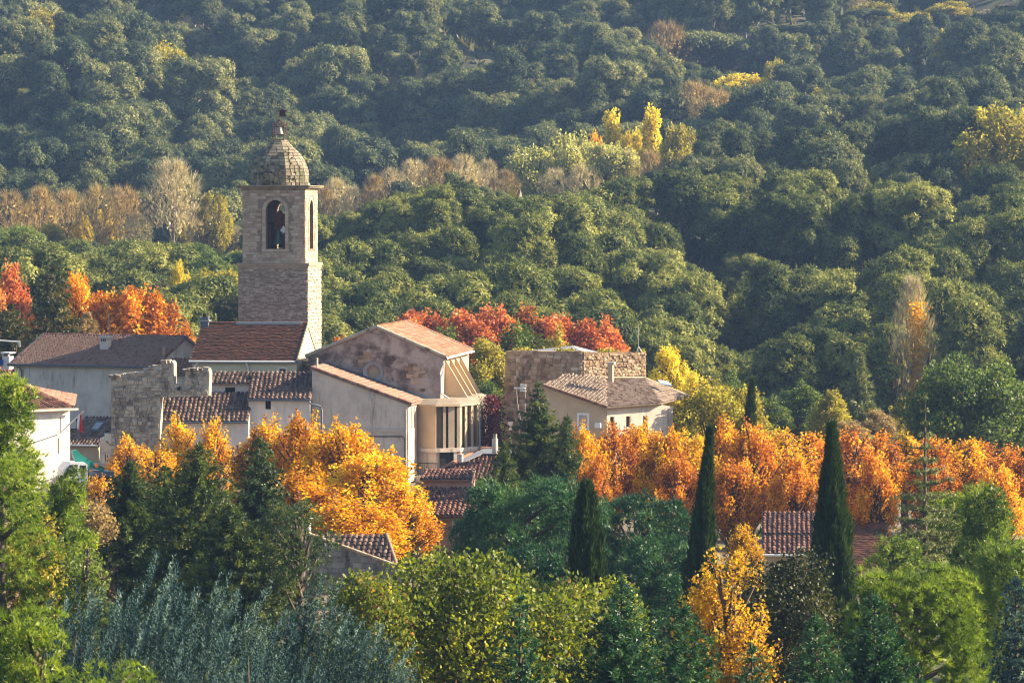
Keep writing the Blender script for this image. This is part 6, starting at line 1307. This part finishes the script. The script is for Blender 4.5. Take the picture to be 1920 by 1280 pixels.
for i, (x, y, px, den) in enumerate(near):
    v = int(r_.integers(0, 9)); cm, tm, H0, R0 = PV[v]; sc = fit(x, y, px, H0, (.68 + .66 * r_.random()) * (1.12 if den > .3 else 1))
    e = empty('pine_tree', (x, y, gz(x, y)), r_.normal() * .5, None, 'pine'); sw = max(sc, .62); e.scale = (sw * (.9 + .2 * r_.random()), sw, sc * (.9 + .12 * r_.random()))
    py_ = HOR - (gz(x, y) + H0 * sc - CAMZ) / y * FP
    lb, gp = region(px, py_, v, sc, R0); lb = lb.replace('mid-sized', 'medium')
    if lb.count(' ') > 14: lb = lb.replace(', above the round olive-yellow tree', ', above the rounded yellow tree')
    tag(e, lb, None, gp)
    a = link('crown', cm, None, e); link('trunk', tm, None, e)
    if px < 560 and y < 640 and r_.random() < .35:
        a.material_slots[0].link = 'OBJECT'; a.material_slots[0].material = M[['leaf_green', 'leaf_olive', 'leaf_dark', 'leaf_green'][i % 4]]
        e.name = 'broadleaf_tree'; e['category'] = 'tree'; e['label'] = e['label'].replace(' pine ', ' ' + ['green', 'yellow-green', 'dark', 'fresh green'][i % 4] + ' broadleaf tree ').replace('slope', 'valley'); e['group'] = 'mixed green trees in the valley'
byl = {}
for e in [o for o in bpy.data.objects if o.get('label') and not o.parent and o.get('group') in ('pines on the near wooded slope',)]: byl.setdefault(e['label'], []).append(e)
for lb, es in byl.items():
    if len(es) > 1 and len(lb.split()) <= 12:
        es.sort(key=lambda e: e.location.x / e.location.y)
        for q, e in zip(['leftmost', 'rightmost'] if len(es) == 2 else ['leftmost', 'middle', 'rightmost'] if len(es) == 3 else [], es): e['label'] = lb + ', the ' + q + ' of ' + ('two' if len(es) == 2 else 'three')
far = [c for c in cand if c not in nearset and fit(c[0], c[1], c[2], 9, 1) > .5]
# far forest object: points carrying the trees as geometry-nodes instances
pc = bpy.data.collections.new('far_forest_kinds')
for i, (cm, tm, H0, R0) in enumerate(PV):
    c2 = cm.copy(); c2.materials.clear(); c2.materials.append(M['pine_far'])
    V1 = np.zeros(len(c2.vertices) * 3, np.float32); c2.vertices.foreach_get('co', V1)
    V2 = np.zeros(len(tm.vertices) * 3, np.float32); tm.vertices.foreach_get('co', V2)
    T1 = np.zeros(len(c2.polygons) * 3, np.int32); c2.loops.foreach_get('vertex_index', T1)
    T2 = np.zeros(len(tm.polygons) * 3, np.int32); tm.loops.foreach_get('vertex_index', T2)
    t1 = np.zeros(len(c2.vertices), np.float32); c2.attributes['tone'].data.foreach_get('value', t1)
    mj = np_mesh('far_pine', np.concatenate([V1, V2]).reshape(-1, 3), np.concatenate([T1, T2 + len(V1) // 3]).reshape(-1, 3), np.concatenate([t1, np.full(len(V2) // 3, .5)]))
    mj.materials.append(M['pine_far']); mj.materials.append(M['bark_pale'])
    mi = np.zeros(len(mj.polygons), np.int32); mi[len(T1) // 3:] = 1; mj.polygons.foreach_set('material_index', mi)
    o = bpy.data.objects.new('far_pine_%02d' % i, mj); pc.objects.link(o); bpy.data.meshes.remove(c2)
for kk_, mt_ in (('bare', 'leaf_brown'), ('round', 'leaf_olive')):
    o = bpy.data.objects.new('far_pine_%02d' % (9 + (kk_ == 'round')), LIB[kk_][0][0].copy()); o.data.materials.clear(); o.data.materials.append(M[mt_]); pc.objects.link(o)
N = len(far); fx = np.array([c[0] for c in far]); fy = np.array([c[1] for c in far]); fz = ground(fx, fy)
pm = bpy.data.meshes.new('far_pine_forest'); pm.vertices.add(N); pm.vertices.foreach_set('co', np.stack([fx, fy, fz], 1).astype(np.float32).ravel())
sc_ = np.array([fit(c[0], c[1], c[2], 9.5, (.66 + .62 * r_.random()) * (1.3 if r_.random() < .15 else 1) * hsize(c[0], c[1], c[2])) for c in far])
for nm, ty, vals in (('kind_index', 'INT', np.where((r_.random(N) < .03) & ((np.array([c[2] for c in far]) < 400) | (np.array([c[2] for c in far]) > 660)), 9 + r_.integers(0, 2, N), r_.integers(0, 9, N)).astype(np.int32)), ('size', 'FLOAT', sc_.astype(np.float32)), ('turn', 'FLOAT', (r_.normal(size=N) * .6).astype(np.float32))):
    at_ = pm.attributes.new(nm, ty, 'POINT'); at_.data.foreach_set('value', vals)
fo = link('far_pine_forest', pm); tag(fo, 'hazy blue-green pine forest covering the far hillside', 'forest', kind='stuff')
ng = bpy.data.node_groups.new('scatter_trees', 'GeometryNodeTree')
ng.interface.new_socket('Geometry', in_out='INPUT', socket_type='NodeSocketGeometry'); ng.interface.new_socket('Geometry', in_out='OUTPUT', socket_type='NodeSocketGeometry')
gi = ng.nodes.new('NodeGroupInput'); go = ng.nodes.new('NodeGroupOutput'); ip = ng.nodes.new('GeometryNodeInstanceOnPoints'); ci = ng.nodes.new('GeometryNodeCollectionInfo')
ci.inputs['Collection'].default_value = pc; ci.inputs['Separate Children'].default_value = True; ci.inputs['Reset Children'].default_value = True
ip.inputs['Pick Instance'].default_value = True
def na(nm, ty):
    q = ng.nodes.new('GeometryNodeInputNamedAttribute'); q.data_type = ty; q.inputs['Name'].default_value = nm; return q.outputs[0]
cx = ng.nodes.new('ShaderNodeCombineXYZ')
L = ng.links; L.new(gi.outputs[0], ip.inputs['Points']); L.new(ci.outputs[0], ip.inputs['Instance']); L.new(na('kind_index', 'INT'), ip.inputs['Instance Index'])
L.new(na('turn', 'FLOAT'), cx.inputs[2]); L.new(cx.outputs[0], ip.inputs['Rotation']); L.new(na('size', 'FLOAT'), ip.inputs['Scale']); L.new(ip.outputs[0], go.inputs[0])
md = fo.modifiers.new('scatter', 'NODES'); md.node_group = ng
# undergrowth between the trees
def undergrowth(name, n, x0, x1, y0, y1, mat, size, label, seed, hgt=1.2):
    r = np.random.default_rng(seed); y = y0 + (y1 - y0) * r.random(n); x = (x0 + (x1 - x0) * r.random(n)) * y / 400
    P = np.stack([x, y, ground(x, y) + hgt * r.random(n) ** 2], 1); s = Soup()
    s.stamp(*T_tuft(4, 1.0, .5, seed), P, frames(np.array([0, 0, 1.]) + r.normal(size=(n, 3)) * .4, size * (.5 + r.random(n)), r), r.random(n))
    o = link(name, s.mesh(name), M[mat]); tag(o, label, 'undergrowth', kind='stuff')
undergrowth('hill_undergrowth', 13000, -62, 62, 385, 1000, 'leaf_dark', 2.4, 'dark scrub growing between the pines', 1, 1.8)
undergrowth('village_undergrowth', 8000, -62, 62, 115, 385, 'leaf_green', .5, 'low green scrub on the ground around the village', 2, .7)

# ---------------------------------------------------------------- haze
bm_v = [(-1700, -60, -4), (1700, -60, -4), (1700, 3300, -4), (-1700, 3300, -4), (-1700, -60, 140), (1700, -60, 140), (1700, 3300, 140), (-1700, 3300, 140)]
hm = bpy.data.meshes.new('haze'); hm.from_pydata(bm_v, [], [(0, 3, 2, 1), (4, 5, 6, 7), (0, 1, 5, 4), (1, 2, 6, 5), (2, 3, 7, 6), (3, 0, 4, 7)])
m = bpy.data.materials.new('haze_air'); m.use_nodes = True; n = m.node_tree; n.nodes.remove(n.nodes['Principled BSDF'])
pv = n.nodes.new('ShaderNodeVolumePrincipled'); pv.inputs['Color'].default_value = (.34, .55, 1, 1); pv.inputs['Density'].default_value = HAZE; pv.inputs['Anisotropy'].default_value = .2
n.links.new(pv.outputs[0], n.nodes['Material Output'].inputs['Volume'])

hz = link('haze', hm, m); tag(hz, kind='stuff')
